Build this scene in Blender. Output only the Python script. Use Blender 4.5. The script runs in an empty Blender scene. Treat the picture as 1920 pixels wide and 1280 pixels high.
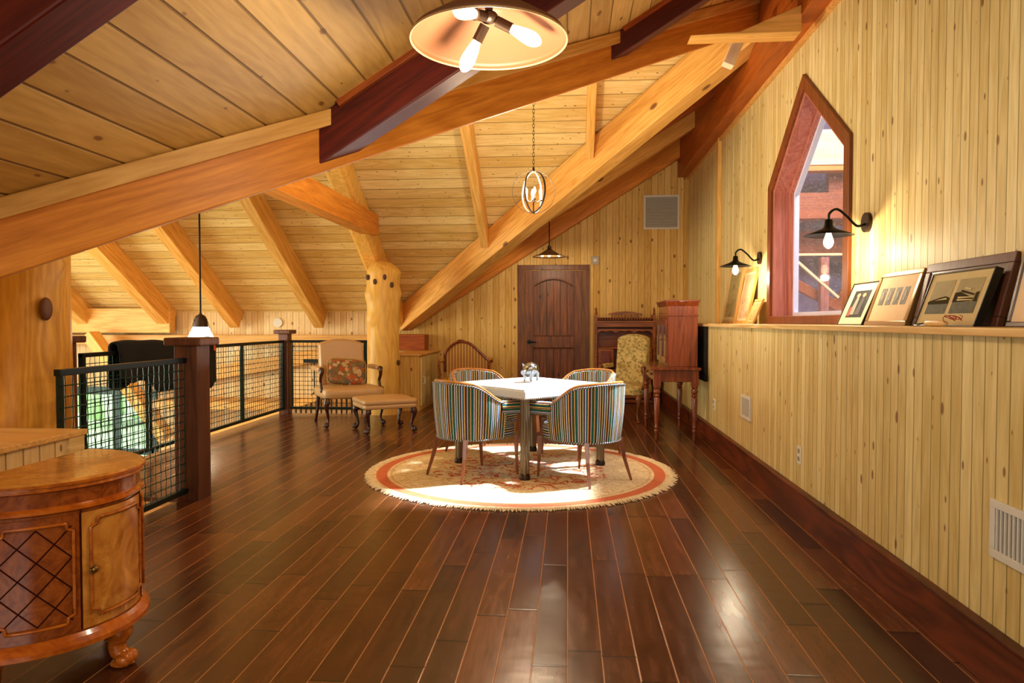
import bpy, bmesh, math, random
from mathutils import Vector, Matrix
random.seed(7)
PI = math.pi
S = bpy.context.scene
COL = S.collection

# ------------------------------------------------------------------ camera
cd = bpy.data.cameras.new('camera'); cam = bpy.data.objects.new('camera', cd); COL.objects.link(cam)
cd.sensor_width = 36.0; cd.lens = 1310.0 / 1920 * 36; cd.clip_start = .05; cd.clip_end = 200
yaw = math.atan(105 / 1310); pit = math.atan(37 / 1310)
cam.location = (0, 0, 1.25); cam.rotation_euler = (PI / 2 - pit, 0, yaw)
S.camera = cam
# ------------------------------------------------------------------ view
S.view_settings.view_transform = 'Standard'; S.view_settings.look = 'None'
S.view_settings.gamma = 1; S.view_settings.use_curve_mapping = False
S.view_settings.exposure = 0.38
# ------------------------------------------------------------------ world
w = bpy.data.worlds.new('world'); S.world = w; w.use_nodes = True
bg = w.node_tree.nodes['Background']; bg.inputs[0].default_value = (.86, .93, 1.0, 1); bg.inputs[1].default_value = 3.2

def lamp(name, kind, loc, energy, color, size=.05, rot=None, **kw):
    d = bpy.data.lights.new(name, kind); d.energy = energy; d.color = color
    if kind == 'AREA':
        d.shape = 'RECTANGLE'; d.size = size[0]; d.size_y = size[1]
    elif kind == 'SPOT':
        d.shadow_soft_size = size; d.spot_size = kw['angle']; d.spot_blend = kw.get('blend', .05)
    elif kind == 'SUN': d.angle = size
    else: d.shadow_soft_size = size
    o = bpy.data.objects.new(name, d); COL.objects.link(o); o.location = loc
    if rot is not None: o.rotation_euler = Vector(rot).to_track_quat('-Z', 'Y').to_euler()
    return o
WARM = (1, .83, .58); DAY = (.80, .90, 1.0)
# area light hung in mid-air, standing in for daylight on the card table
q_ = lamp('table_daylight_beam', 'AREA', (1.04, 6.53, 2.6), 42, (.72, .85, 1), (1.2, 2.2), (-.62, -.28, -1)); q_.data.spread = math.radians(5); q_.rotation_euler = (math.radians(-13.4), math.radians(31.8), 0)
# area lights for unseen windows behind the camera and in the left wing
lamp('rear_window_daylight', 'AREA', (-.6, -2.85, 1.9), 85, (.97, .98, .90), (3.2, 1.6), (0, 1, -.12))
lamp('left_window_daylight', 'AREA', (-9.7, 6.5, .9), 330, (.94, 1, .86), (4.5, 3.4), (1, 0, .1))
lamp('lower_hall_fill', 'AREA', (-6.2, 6.4, 1.9), 60, (1, .92, .74), (3, 3), (0, .3, -1))  # added fill for the stair hall
lamp('loft_bounce_fill', 'AREA', (-.9, 5.6, .9), 38, (.98, .95, .84), (2.6, 2.6), (0, .0, 1))  # added upward fill in place of light bouncing off the floor
lamp('attic_daylight', 'AREA', (3.4, 6.0, 4.2), 250, (.93, .90, 1), (2.2, 2), (0, .8, -1))

# ------------------------------------------------------------------ mesh builder
def link(o, parent=None):
    COL.objects.link(o)
    if parent is not None: o.parent = parent
    return o
class B:
    def __init__(s):
        s.v = []; s.f = []; s.uv = []; s.mi = []; s.cur = 0
    def face(s, idx, uv=None):
        s.f.append(tuple(idx)); s.uv.append(uv); s.mi.append(s.cur)
    def add(s, pts): 
        n = len(s.v); s.v += [Vector(p) for p in pts]; return n
    def poly(s, pts):
        n = s.add(pts); s.face(range(n, n + len(pts)))
        return s
    def hexa(s, p):   # 4 bottom ccw, 4 top
        n = s.add(p)
        for q in ((3,2,1,0),(4,5,6,7),(0,1,5,4),(1,2,6,5),(2,3,7,6),(3,0,4,7)): s.face([n+i for i in q])
        return s
    def box(s, x0, x1, y0, y1, z0, z1):
        return s.hexa([(x0,y0,z0),(x1,y0,z0),(x1,y1,z0),(x0,y1,z0),(x0,y0,z1),(x1,y0,z1),(x1,y1,z1),(x0,y1,z1)])
    def bar(s, p0, p1, w, h, up=(0,0,1)):
        p0 = Vector(p0); p1 = Vector(p1); d = (p1-p0).normalized(); a = d.cross(Vector(up))
        if a.length < 1e-5: a = d.cross(Vector((0,1,0)))
        a.normalize(); b = a.cross(d); a = a*(w/2); b = b*(h/2)
        return s.hexa([p0-a-b, p0+a-b, p1+a-b, p1-a-b, p0-a+b, p0+a+b, p1+a+b, p1-a+b])
    def prism(s, pts, ext):
        n = s.add(pts); m = s.add([Vector(p)+Vector(ext) for p in pts]); k = len(pts)
        s.face([n+i for i in reversed(range(k))]); s.face([m+i for i in range(k)])
        for i in range(k):
            j = (i+1) % k; s.face([n+i, n+j, m+j, m+i])
        return s
    def tube(s, pts, r, seg=8, closed=False, flat=1.0, nrm=None):
        pts = [Vector(p) for p in pts]; k = len(pts)
        if not isinstance(r, (list, tuple)): r = [r]*k
        t0 = None; rings = []; a = None; L = 0
        for i in range(k):
            if closed: t = (pts[(i+1)%k]-pts[i-1])
            else: t = pts[min(i+1,k-1)]-pts[max(i-1,0)]
            t.normalize()
            if a is None:
                ref = Vector(nrm) if nrm else (Vector((0,0,1)) if abs(t.z) < .9 else Vector((1,0,0)))
                a = ref - t*ref.dot(t); a.normalize()
            else:
                a = a - t*a.dot(t); a.normalize()
            b = t.cross(a)
            if i: L += (pts[i]-pts[i-1]).length
            rings.append((s.add([pts[i] + a*(r[i]*math.cos(2*PI*j/seg)) + b*(r[i]*flat*math.sin(2*PI*j/seg)) for j in range(seg)]), L))
        for i in range(k if closed else k-1):
            n, l0 = rings[i]; m, l1 = rings[(i+1) % k]
            if l1 < l0: l1 = l0 + .02
            for j in range(seg):
                j2 = (j+1) % seg
                s.face([n+j, n+j2, m+j2, m+j], [(l0, j/seg), (l0, (j+1)/seg), (l1, (j+1)/seg), (l1, j/seg)])
        if not closed:
            s.face([rings[0][0]+j for j in reversed(range(seg))]); s.face([rings[-1][0]+j for j in range(seg)])
        return s
    def cyl(s, p0, p1, r0, r1=None, seg=16): return s.tube([p0, p1], [r0, r0 if r1 is None else r1], seg)
    def lathe(s, prof, c=(0,0,0), seg=24, sx=1, sy=1, cap=True):
        c = Vector(c); rows = []
        for r, z in prof: rows.append(s.add([c + Vector((r*sx*math.cos(2*PI*j/seg), r*sy*math.sin(2*PI*j/seg), z)) for j in range(seg)]))
        for i in range(len(rows)-1):
            for j in range(seg):
                j2 = (j+1) % seg; s.face([rows[i]+j, rows[i]+j2, rows[i+1]+j2, rows[i+1]+j])
        if cap:
            s.face([rows[0]+j for j in reversed(range(seg))]); s.face([rows[-1]+j for j in range(seg)])
        return s
    def ball(s, c, r, seg=16, rings=10, rot=None):
        c = Vector(c)
        if not isinstance(r, (list, tuple)): r = (r, r, r)
        M3 = rot or Matrix.Identity(3); rows = []
        for i in range(1, rings):
            th = PI*i/rings
            rows.append(s.add([c + M3 @ Vector((r[0]*math.sin(th)*math.cos(2*PI*j/seg), r[1]*math.sin(th)*math.sin(2*PI*j/seg), -r[2]*math.cos(th))) for j in range(seg)]))
        bo = s.add([c - M3 @ Vector((0,0,r[2]))]); to = s.add([c + M3 @ Vector((0,0,r[2]))])
        for j in range(seg):
            j2 = (j+1) % seg
            s.face([bo, rows[0]+j2, rows[0]+j]); s.face([to, rows[-1]+j, rows[-1]+j2])
            for i in range(len(rows)-1): s.face([rows[i]+j, rows[i]+j2, rows[i+1]+j2, rows[i+1]+j])
        return s
    def grid(s, fn, nu, nv, closed_u=False, uvf=None):
        n = len(s.v)
        for i in range(nu+1):
            for k in range(nv+1): s.v.append(Vector(fn(i/nu, k/nv)))
        for i in range(nu):
            for k in range(nv):
                a = n+i*(nv+1)+k; q = [a, a+nv+1, a+nv+2, a+1]
                u = [(i/nu,k/nv),((i+1)/nu,k/nv),((i+1)/nu,(k+1)/nv),(i/nu,(k+1)/nv)]
                if uvf: u = [uvf(*z) for z in u]
                s.face(q, u)
        return s
    def build(s, name, mat, parent=None, smooth=False, bevel=0, loc=None, rotz=0, matrix=None, sub=0, weld=False, solid=0, remesh=0):
        me = bpy.data.meshes.new(name); me.from_pydata([tuple(v) for v in s.v], [], s.f)
        if any(u is not None for u in s.uv):
            ul = me.uv_layers.new(name='UVMap'); k = 0
            for fi, fc in enumerate(s.f):
                u = s.uv[fi]
                for q in range(len(fc)):
                    ul.data[k].uv = u[q] if u else (0, 0); k += 1
        for m in (mat if isinstance(mat, (list, tuple)) else [mat]): me.materials.append(m)
        for p, mi in zip(me.polygons, s.mi): p.material_index = mi
        bm = bmesh.new(); bm.from_mesh(me)
        if weld: bmesh.ops.remove_doubles(bm, verts=bm.verts, dist=weld if isinstance(weld, float) else 1e-4)
        bmesh.ops.recalc_face_normals(bm, faces=bm.faces); bm.to_mesh(me); bm.free()
        if smooth:
            for p in me.polygons: p.use_smooth = True
            if smooth != 'all':
                try: me.set_sharp_from_angle(angle=math.radians(40))
                except Exception: pass
        o = bpy.data.objects.new(name, me); link(o, parent)
        if loc is not None: o.location = loc
        if rotz: o.rotation_euler = (0, 0, rotz)
        if matrix is not None: o.matrix_world = matrix
        if remesh:
            md = o.modifiers.new('r', 'REMESH'); md.mode = 'VOXEL'; md.voxel_size = remesh; md.use_smooth_shade = True
            md = o.modifiers.new('s', 'SMOOTH'); md.iterations = 4
        if solid:
            md = o.modifiers.new('s', 'SOLIDIFY'); md.thickness = solid
        if bevel:
            md = o.modifiers.new('b', 'BEVEL'); md.width = bevel; md.segments = 2; md.limit_method = 'ANGLE'
        if sub:
            md = o.modifiers.new('u', 'SUBSURF'); md.levels = sub; md.render_levels = sub
        return o
def tag(o, label=None, cat=None, group=None, kind=None):
    if label: o['label'] = label
    if cat: o['category'] = cat
    if group: o['group'] = group
    if kind: o['kind'] = kind
    return o
def thing(name, label, cat, loc=(0,0,0), rotz=0, group=None):
    o = bpy.data.objects.new(name, None); o.empty_display_size = .05; COL.objects.link(o)
    o.location = loc; o.rotation_euler = (0, 0, rotz)
    return tag(o, label, cat, group)
def struct(o): o['kind'] = 'structure'; return o
def copy_tree(o, parent=None):
    c = o.copy(); COL.objects.link(c); c.parent = parent
    for ch in list(o.children): copy_tree(ch, c)
    return c
def catmull(pts, n=6, closed=False):
    P = [Vector(p) for p in pts]; k = len(P); out = []
    for i in range(k if closed else k-1):
        p0 = P[(i-1) % k] if closed or i > 0 else P[0]*2-P[1]; p1 = P[i]; p2 = P[(i+1) % k]
        p3 = P[(i+2) % k] if closed or i+2 < k else P[-1]*2-P[-2]
        for j in range(n):
            t = j/n
            out.append(.5*((2*p1)+(p2-p0)*t+(2*p0-5*p1+4*p2-p3)*t*t+(3*p1-p0-3*p2+p3)*t**3))
    if not closed: out.append(P[-1])
    return out
def lerp_list(vals, n):   # radii to match catmull
    out = []
    for i in range(len(vals)-1):
        for j in range(n): out.append(vals[i]+(vals[i+1]-vals[i])*j/n)
    out.append(vals[-1]); return out

# ------------------------------------------------------------------ materials
def srgb(h):
    if isinstance(h, str): h = [int(h[i:i+2], 16)/255 for i in (0, 2, 4)]
    return tuple(c/12.92 if c <= .04045 else ((c+.055)/1.055)**2.4 for c in h) + (1,)
class NT:
    def __init__(s, name):
        s.m = bpy.data.materials.new(name); s.m.use_nodes = True; s.t = s.m.node_tree; s.n = s.t.nodes; s.l = s.t.links
        s.p = s.n['Principled BSDF']
    def node(s, kind, **kw):
        n = s.n.new(kind)
        for k, v in kw.items(): setattr(n, k, v)
        return n
    def put(s, sock, v):
        if v is None: return
        if hasattr(v, 'is_output') or isinstance(v, bpy.types.NodeSocket): s.l.new(v, sock)
        else:
            sock.default_value = v
    def math(s, op, a, b=None, c=None, clamp=False):
        n = s.node('ShaderNodeMath', operation=op, use_clamp=clamp); s.put(n.inputs[0], a); s.put(n.inputs[1], b); s.put(n.inputs[2], c); return n.outputs[0]
    def step(s, v, a, b):   # smooth 0..1 as v goes a..b
        n = s.node('ShaderNodeMapRange', interpolation_type='SMOOTHSTEP'); s.put(n.inputs[0], v); n.inputs[1].default_value = a; n.inputs[2].default_value = b; return n.outputs[0]
    def mix(s, f, a, b, mode='MIX'):
        n = s.node('ShaderNodeMix', data_type='RGBA', blend_type=mode); s.put(n.inputs[0], f); s.put(n.inputs[6], a); s.put(n.inputs[7], b); return n.outputs[2]
    def coord(s, k='Object'): return s.node('ShaderNodeTexCoord').outputs[k]
    def sep(s, v):
        n = s.node('ShaderNodeSeparateXYZ'); s.put(n.inputs[0], v); return n.outputs
    def comb(s, x=0, y=0, z=0):
        n = s.node('ShaderNodeCombineXYZ'); s.put(n.inputs[0], x); s.put(n.inputs[1], y); s.put(n.inputs[2], z); return n.outputs[0]
    def noise(s, v, scale, detail=3, rough=.55, dist=0):
        n = s.node('ShaderNodeTexNoise'); s.put(n.inputs['Vector'], v); s.put(n.inputs['Scale'], scale); n.inputs['Detail'].default_value = detail
        n.inputs['Roughness'].default_value = rough; n.inputs['Distortion'].default_value = dist; return n.outputs[0]
    def vor(s, v, scale, dims='3D', out=0, feature='F1', rnd=1):
        n = s.node('ShaderNodeTexVoronoi', voronoi_dimensions=dims, feature=feature); s.put(n.inputs['Vector'], v); n.inputs['Scale'].default_value = scale; n.inputs['Randomness'].default_value = rnd; return n.outputs[out]
    def white(s, v, dims='3D', out=0):
        n = s.node('ShaderNodeTexWhiteNoise', noise_dimensions=dims)
        s.put(n.inputs['W'] if dims == '1D' else n.inputs['Vector'], v); return n.outputs[out]
    def ramp(s, f, stops, interp='LINEAR'):
        n = s.node('ShaderNodeValToRGB'); r = n.color_ramp; r.interpolation = interp
        while len(r.elements) < len(stops): r.elements.new(.5)
        for e, (p, c) in zip(r.elements, stops): e.position = p; e.color = c
        s.put(n.inputs[0], f); return n.outputs[0]
    def bump(s, h, st=.3, dist=.01):
        n = s.node('ShaderNodeBump'); n.inputs['Strength'].default_value = st; n.inputs['Distance'].default_value = dist; s.put(n.inputs['Height'], h); s.l.new(n.outputs[0], s.p.inputs['Normal'])
    def fin(s, col=None, rough=.5, metal=0, spec=None, coat=0, coat_r=.1):
        s.put(s.p.inputs['Base Color'], col); s.put(s.p.inputs['Roughness'], rough); s.p.inputs['Metallic'].default_value = metal
        if spec is not None: s.p.inputs['Specular IOR Level'].default_value = spec
        if coat: s.p.inputs['Coat Weight'].default_value = coat; s.p.inputs['Coat Roughness'].default_value = coat_r
        return s.m
def plain(name, c, rough=.5, metal=0, noise=.08, scale=20, spec=None, bump=0, coat=0):
    t = NT(name); v = t.noise(t.coord(), scale, 3)
    k = t.node('ShaderNodeHueSaturation'); t.put(k.inputs['Value'], t.math('MULTIPLY_ADD', v, 2*noise, 1-noise)); k.inputs['Color'].default_value = srgb(c)
    if bump: t.bump(v, bump, .005)
    return t.fin(k.outputs[0], rough, metal, spec, coat)
def wood(name, lo, hi, axis=0, rough=.45, knots=0, fine=14, stretch=.08, coat=0, kcol='5a2c10', ring=.5, ks=1.6, spec=.3):
    """solid timber, grain running along object axis"""
    t = NT(name); o = t.coord(); info = t.node('ShaderNodeObjectInfo')
    off = t.math('MULTIPLY', info.outputs['Random'], 37)
    vm = t.node('ShaderNodeVectorMath', operation='MULTIPLY'); t.put(vm.inputs[0], o)
    sc = [1, 1, 1]; sc[axis] = stretch; vm.inputs[1].default_value = sc
    va = t.node('ShaderNodeVectorMath', operation='ADD'); t.put(va.inputs[0], vm.outputs[0]); t.put(va.inputs[1], t.comb(off, off, off))
    v = va.outputs[0]
    big = t.noise(v, 4, 2, .5, .6)
    rings = t.math('FRACT', t.math('MULTIPLY', big, 9)); rings = t.math('ABSOLUTE', t.math('SUBTRACT', rings, .5)); rings = t.math('MULTIPLY', rings, 2)
    fi = t.noise(v, fine*4, 4, .6)
    f = t.math('ADD', t.math('MULTIPLY', rings, ring*.5), t.math('MULTIPLY', fi, 1-ring*.5), clamp=True)
    c = t.ramp(f, [(.2, srgb(lo)), (.75, srgb(hi))])
    pat = t.noise(v, 1.6, 2); c = t.mix(t.step(pat, .35, .7), c, t.mix(1, c, (1.12, .98, .86, 1), 'MULTIPLY'))
    if knots:
        vk = t.node('ShaderNodeVectorMath', operation='MULTIPLY'); t.put(vk.inputs[0], o); sk = [ks*2]*3; sk[axis] = ks; vk.inputs[1].default_value = sk
        vk2 = t.node('ShaderNodeVectorMath', operation='ADD'); t.put(vk2.inputs[0], vk.outputs[0]); t.put(vk2.inputs[1], t.comb(off, 0, off))
        d = t.vor(vk2.outputs[0], 1); rr = t.sep(t.vor(vk2.outputs[0], 1, out=1))[0]
        th = t.math('MULTIPLY', rr, knots)
        k = t.math('SUBTRACT', 1, t.step(t.math('SUBTRACT', d, th), -.02, .05))
        c = t.mix(t.math('MULTIPLY', k, .85), c, srgb(kcol))
    t.bump(fi, .12, .004)
    return t.fin(c, rough, 0, spec, coat)
def boards(name, across, along, period, lo, hi, groove, bead=0, knots=.1, rough=.5, gw=.035, slope=1.0, kden=(7, 3.2), off=0, gdark=.75, spec=.3):
    """match-board surface: across / along = index of world axis"""
    t = NT(name); xyz = t.sep(t.coord())
    a = t.math('ADD', t.math('DIVIDE', xyz[across], period), off); l = xyz[along] if isinstance(along, int) else t.math('ADD', xyz[along[0]], xyz[along[1]])
    idn = t.math('FLOOR', a); fr = t.math('FRACT', a)
    e = t.math('ABSOLUTE', t.math('SUBTRACT', fr, .5))
    g = t.step(e, .5-gw*1.6, .5-gw*.4)
    if bead:
        g2 = t.math('SUBTRACT', 1, t.step(t.math('ABSOLUTE', t.math('SUBTRACT', e, .06)), .0, gw*.9)) if False else t.math('SUBTRACT', 1, t.step(e, .0, gw*.9))
        g = t.math('MAXIMUM', g, t.math('MULTIPLY', g2, bead))
    rnd = t.white(idn, '1D'); rnd2 = t.white(t.math('ADD', idn, 91.3), '1D')
    vec = t.comb(t.math('ADD', t.math('MULTIPLY', fr, period), t.math('MULTIPLY', rnd, 31)), t.math('MULTIPLY', t.math('ADD', l, t.math('MULTIPLY', rnd2, 17)), .09), 0)
    big = t.noise(vec, 7, 2, .5, .5); rings = t.math('ABSOLUTE', t.math('SUBTRACT', t.math('FRACT', t.math('MULTIPLY', big, 7)), .5))
    fine = t.noise(vec, 60, 3)
    f = t.math('ADD', t.math('MULTIPLY', rings, .55), t.math('MULTIPLY', fine, .7))
    f = t.math('ADD', f, t.math('MULTIPLY', t.math('SUBTRACT', rnd, .5), .5), clamp=True)
    c = t.ramp(f, [(.15, srgb(lo)), (.85, srgb(hi))])
    if knots:
        vk = t.comb(t.math('MULTIPLY', xyz[across], kden[0]), t.math('MULTIPLY', l, kden[1]), 0)
        d = t.vor(vk, 1, '2D'); rr = t.sep(t.vor(vk, 1, '2D', out=1))[0]
        th = t.math('MULTIPLY', t.math('MULTIPLY', rr, rr), knots)
        k = t.math('SUBTRACT', 1, t.step(t.math('SUBTRACT', d, th), -.015, .03))
        c = t.mix(t.math('MULTIPLY', k, .8), c, srgb('6e3a12'))
    c = t.mix(t.math('MULTIPLY', g, gdark), c, srgb(groove))
    t.bump(t.math('SUBTRACT', 1, g), .6, .006)
    return t.fin(c, rough, 0, spec)
def emis(name, c, s):
    t = NT(name); t.p.inputs['Emission Color'].default_value = srgb(c); t.p.inputs['Emission Strength'].default_value = s
    return t.fin(srgb(c), .5)

PINE_LO, PINE_HI = 'c08f4a', 'e6c486'
M = {}
M['wall_y'] = boards('beadboard_side', 1, 2, .072, 'c6aa66', 'e8d498', '665618', .0, .09, kden=(8, 3.6))
M['wall_x'] = boards('beadboard_back', 0, 2, .10, 'c89a44', 'e8c274', '7a5218', .45, .11, kden=(6, 3.6), gw=.03)
M['wall_k'] = boards('beadboard_knee', 0, 2, .10, 'd9b377', 'f0d6a4', '8a5c20', .45, .10, kden=(6, 3.6), gw=.03)
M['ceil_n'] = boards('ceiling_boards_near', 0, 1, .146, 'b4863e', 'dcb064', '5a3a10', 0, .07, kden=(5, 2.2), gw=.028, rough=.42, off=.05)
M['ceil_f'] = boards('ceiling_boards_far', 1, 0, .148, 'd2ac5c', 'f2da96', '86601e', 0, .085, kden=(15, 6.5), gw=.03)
M['beam'] = wood('orange_fir', 'ae6414', 'e09638', 0, .45, .05, ks=1.5)
M['beam_b'] = wood('honey_fir', 'c08a34', 'f0bf6c', 0, .45, .10, ks=1.9)
M['beam_r'] = wood('red_brown_fir', '7a340e', 'a8561e', 0, .45, .08, ks=1.7)
M['beam_d'] = wood('dark_stained_fir', '3a1008', '681f0c', 0, .45, .06, ks=1.2)
M['trim'] = wood('pine_trim', 'c08a3e', 'e4b468', 0, .45, .05, ring=.6)
M['trimy'] = wood('pine_shelf', 'c9a05a', 'e8c98a', 1, .4, .0, ring=.9)
M['post'] = wood('brown_stained_post', '3e2218', '68402c', 2, .45, .05)
M['base'] = wood('stained_baseboard', '3a160a', '6e3216', 1, .4, .1, ring=.8, ks=2.5, stretch=.12)
M['casing'] = wood('window_casing', '5e2e12', '864a20', 2, .4, .06, ks=3)
M['jamb'] = wood('window_jamb', '94503c', 'c48478', 2, .3, .05, ks=3)
M['door'] = wood('knotty_alder', '3a200c', '8a5024', 2, .4, .10, ks=3.2, kcol='1c0a04')
M['mahog'] = wood('mahogany', '481a0a', '8a421e', 2, .25, 0, coat=.5)
M['mahogd'] = wood('dark_mahogany', '1e0806', '48201a', 2, .16, 0, coat=.8)
M['oak'] = wood('carved_oak', '642e0e', 'a05c24', 0, .35, 0, ring=.8)
M['walnut'] = wood('walnut_leg', '5a3018', '93592f', 2, .3, 0, coat=.3)
M['log'] = wood('peeled_log', 'cc9838', 'edc168', 2, .4, .04, ks=1.1, stretch=.15, fine=8)
M['log1'] = wood('golden_log', 'a8701a', 'dca544', 2, .4, .0, ks=.9, stretch=.15, fine=8)
M['black'] = plain('black_metal', '0e1514', .4, .6)
M['teal'] = plain('dark_green_metal', '0c2422', .35, .5)
M['wire'] = plain('green_wire', '1e4640', .35, .5)
M['white'] = plain('white_paint', 'd9d4c8', .5)
M['lou'] = plain('vent_grey', '8f8878', .6)  # grey of the vent backs and outlet sockets
M['cloth_b'] = plain('black_cloth', '0a0d10', .95, 0, .3, 12, bump=.3)
M['bronze'] = plain('bronze_metal', '3a2a1e', .4, .7)
M['brass'] = plain('aged_brass', '8a6a34', .35, .9)
M['chrome'] = plain('polished_silver', 'a4aeb4', .16, 1.0, .03)
M['dark'] = plain('dark_recess', '140c08', .8)
M['glassw'] = emis('lit_white_glass', 'fff2dc', 7)
M['bulb'] = emis('lit_filament_glass', 'ffdcae', 4.5)
M['bulb2'] = emis('lit_candle_bulb', 'ffe2b8', 60)
M['leather'] = plain('tan_leather', 'c09866', .38, 0, .05, 6, spec=.6)
M['tleather'] = plain('pale_table_leather', 'd8dcdc', .42, 0, .04, 30, spec=.5)
M['steel'] = plain('table_leg_metal', '7a6a50', .35, .6)

def mk_glass():
    t = NT('window_glass'); n = t.node('ShaderNodeBsdfTransparent'); g = t.node('ShaderNodeBsdfGlossy'); g.inputs['Roughness'].default_value = .03
    d = t.node('ShaderNodeBsdfDiffuse'); d.inputs[0].default_value = (.8, .82, .9, 1)
    m = t.node('ShaderNodeMixShader'); m.inputs[0].default_value = .06; t.l.new(n.outputs[0], m.inputs[1]); t.l.new(g.outputs[0], m.inputs[2])
    m2 = t.node('ShaderNodeMixShader'); t.put(m2.inputs[0], t.math('MULTIPLY_ADD', t.step(t.noise(t.coord(), 60, 4), .55, .7), .22, .05))
    t.l.new(m.outputs[0], m2.inputs[1]); t.l.new(d.outputs[0], m2.inputs[2])
    t.l.new(m2.outputs[0], t.n['Material Output'].inputs[0]); return t.m
M['glass'] = mk_glass()
def mk_clear():
    t = NT('clear_glass'); n = t.node('ShaderNodeBsdfTransparent'); n.inputs[0].default_value = (1, .97, .9, 1); g = t.node('ShaderNodeBsdfGlossy'); g.inputs['Roughness'].default_value = .05
    m = t.node('ShaderNodeMixShader'); m.inputs[0].default_value = .12; t.l.new(n.outputs[0], m.inputs[1]); t.l.new(g.outputs[0], m.inputs[2])
    t.l.new(m.outputs[0], t.n['Material Output'].inputs[0]); return t.m
M['clear'] = mk_clear()
def mk_floor():
    t = NT('hand_scraped_floor'); xyz = t.sep(t.coord()); W = .1285
    a = t.math('ADD', t.math('DIVIDE', xyz[0], W), 100.0); idn = t.math('FLOOR', a); fr = t.math('FRACT', a)
    r1 = t.white(idn, '1D'); l = t.math('ADD', t.math('DIVIDE', xyz[1], 1.05), t.math('MULTIPLY', r1, 7.3))
    idl = t.math('FLOOR', l); fl = t.math('FRACT', l)
    r2 = t.white(t.comb(idn, idl, 3)); r3 = t.white(t.comb(idn, idl, 9))
    ex = t.step(t.math('ABSOLUTE', t.math('SUBTRACT', fr, .5)), .474, .492); el = t.step(t.math('ABSOLUTE', t.math('SUBTRACT', fl, .5)), .492, .497)
    vec = t.comb(t.math('ADD', t.math('MULTIPLY', xyz[0], 1), t.math('MULTIPLY', r2, 13)), t.math('MULTIPLY', t.math('ADD', xyz[1], t.math('MULTIPLY', r3, 9)), .12), 0)
    g = t.noise(vec, 30, 3, .5, .2); g2 = t.noise(vec, 5, 1, .5, 0)
    f = t.math('ADD', t.math('MULTIPLY', g, .62), t.math('MULTIPLY', g2, .30)); f = t.math('ADD', f, t.math('MULTIPLY', t.math('SUBTRACT', r2, .4), .40), clamp=True)
    c = t.ramp(f, [(.2, srgb('34180c')), (.5, srgb('552c16')), (.85, srgb('7e4a28'))])
    c = t.mix(t.math('MULTIPLY', ex, .75), c, srgb('c48450')); c = t.mix(t.math('MULTIPLY', el, .85), c, srgb('180a06'))  # pale long seams: reflection on the bevelled plank edges, painted into the colour
    hs = t.noise(t.comb(t.math('MULTIPLY', xyz[0], 5), t.math('MULTIPLY', xyz[1], 9), r2), 1.5, 1)
    h = t.math('SUBTRACT', t.math('ADD', t.math('MULTIPLY', hs, 1.0), t.math('MULTIPLY', t.step(t.math('ABSOLUTE', t.math('SUBTRACT', fr, .5)), .5, .44), .0)), t.math('MULTIPLY', t.math('MAXIMUM', ex, el), .8))
    t.bump(h, .22, .005)
    ro = t.math('MULTIPLY_ADD', g, .14, .17)
    return t.fin(c, ro, 0, .55)
M['floor'] = mk_floor()
def mk_stripes():
    t = NT('striped_upholstery'); u = t.sep(t.coord('UV'))[0]
    a = t.math('DIVIDE', u, .155); fr = t.math('FRACT', a)
    K, CR, TE, PU, BL, TN, WH, GN = [srgb(x) for x in ('1a100e', 'ecca86', '1c8078', '5a4670', '3290c4', '93582c', 'e4e0ea', '14604a')]
    seq = [K, CR, K, TE, K, CR, PU, K, TN, CR, K, BL, WH, PU, K, CR, GN, K, CR, BL, PU, WH, K, TE]
    n = len(seq); c = t.ramp(fr, [(i/n, q) for i, q in enumerate(seq)], 'CONSTANT')
    th = t.noise(t.coord(), 300, 1); t.bump(th, .15, .002)
    return t.fin(c, .8, 0, .2)
M['stripe'] = mk_stripes()
def mk_braid():
    t = NT('braided_piping'); u = t.sep(t.coord('UV')); a = t.math('FRACT', t.math('ADD', t.math('DIVIDE', u[0], .02), t.math('MULTIPLY', u[1], 1)))
    return t.fin(t.ramp(a, [(0, srgb('141018')), (.35, srgb('d8c8a8')), (.65, srgb('3a5a78'))], 'CONSTANT'), .8)
M['braid'] = mk_braid()
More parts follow.
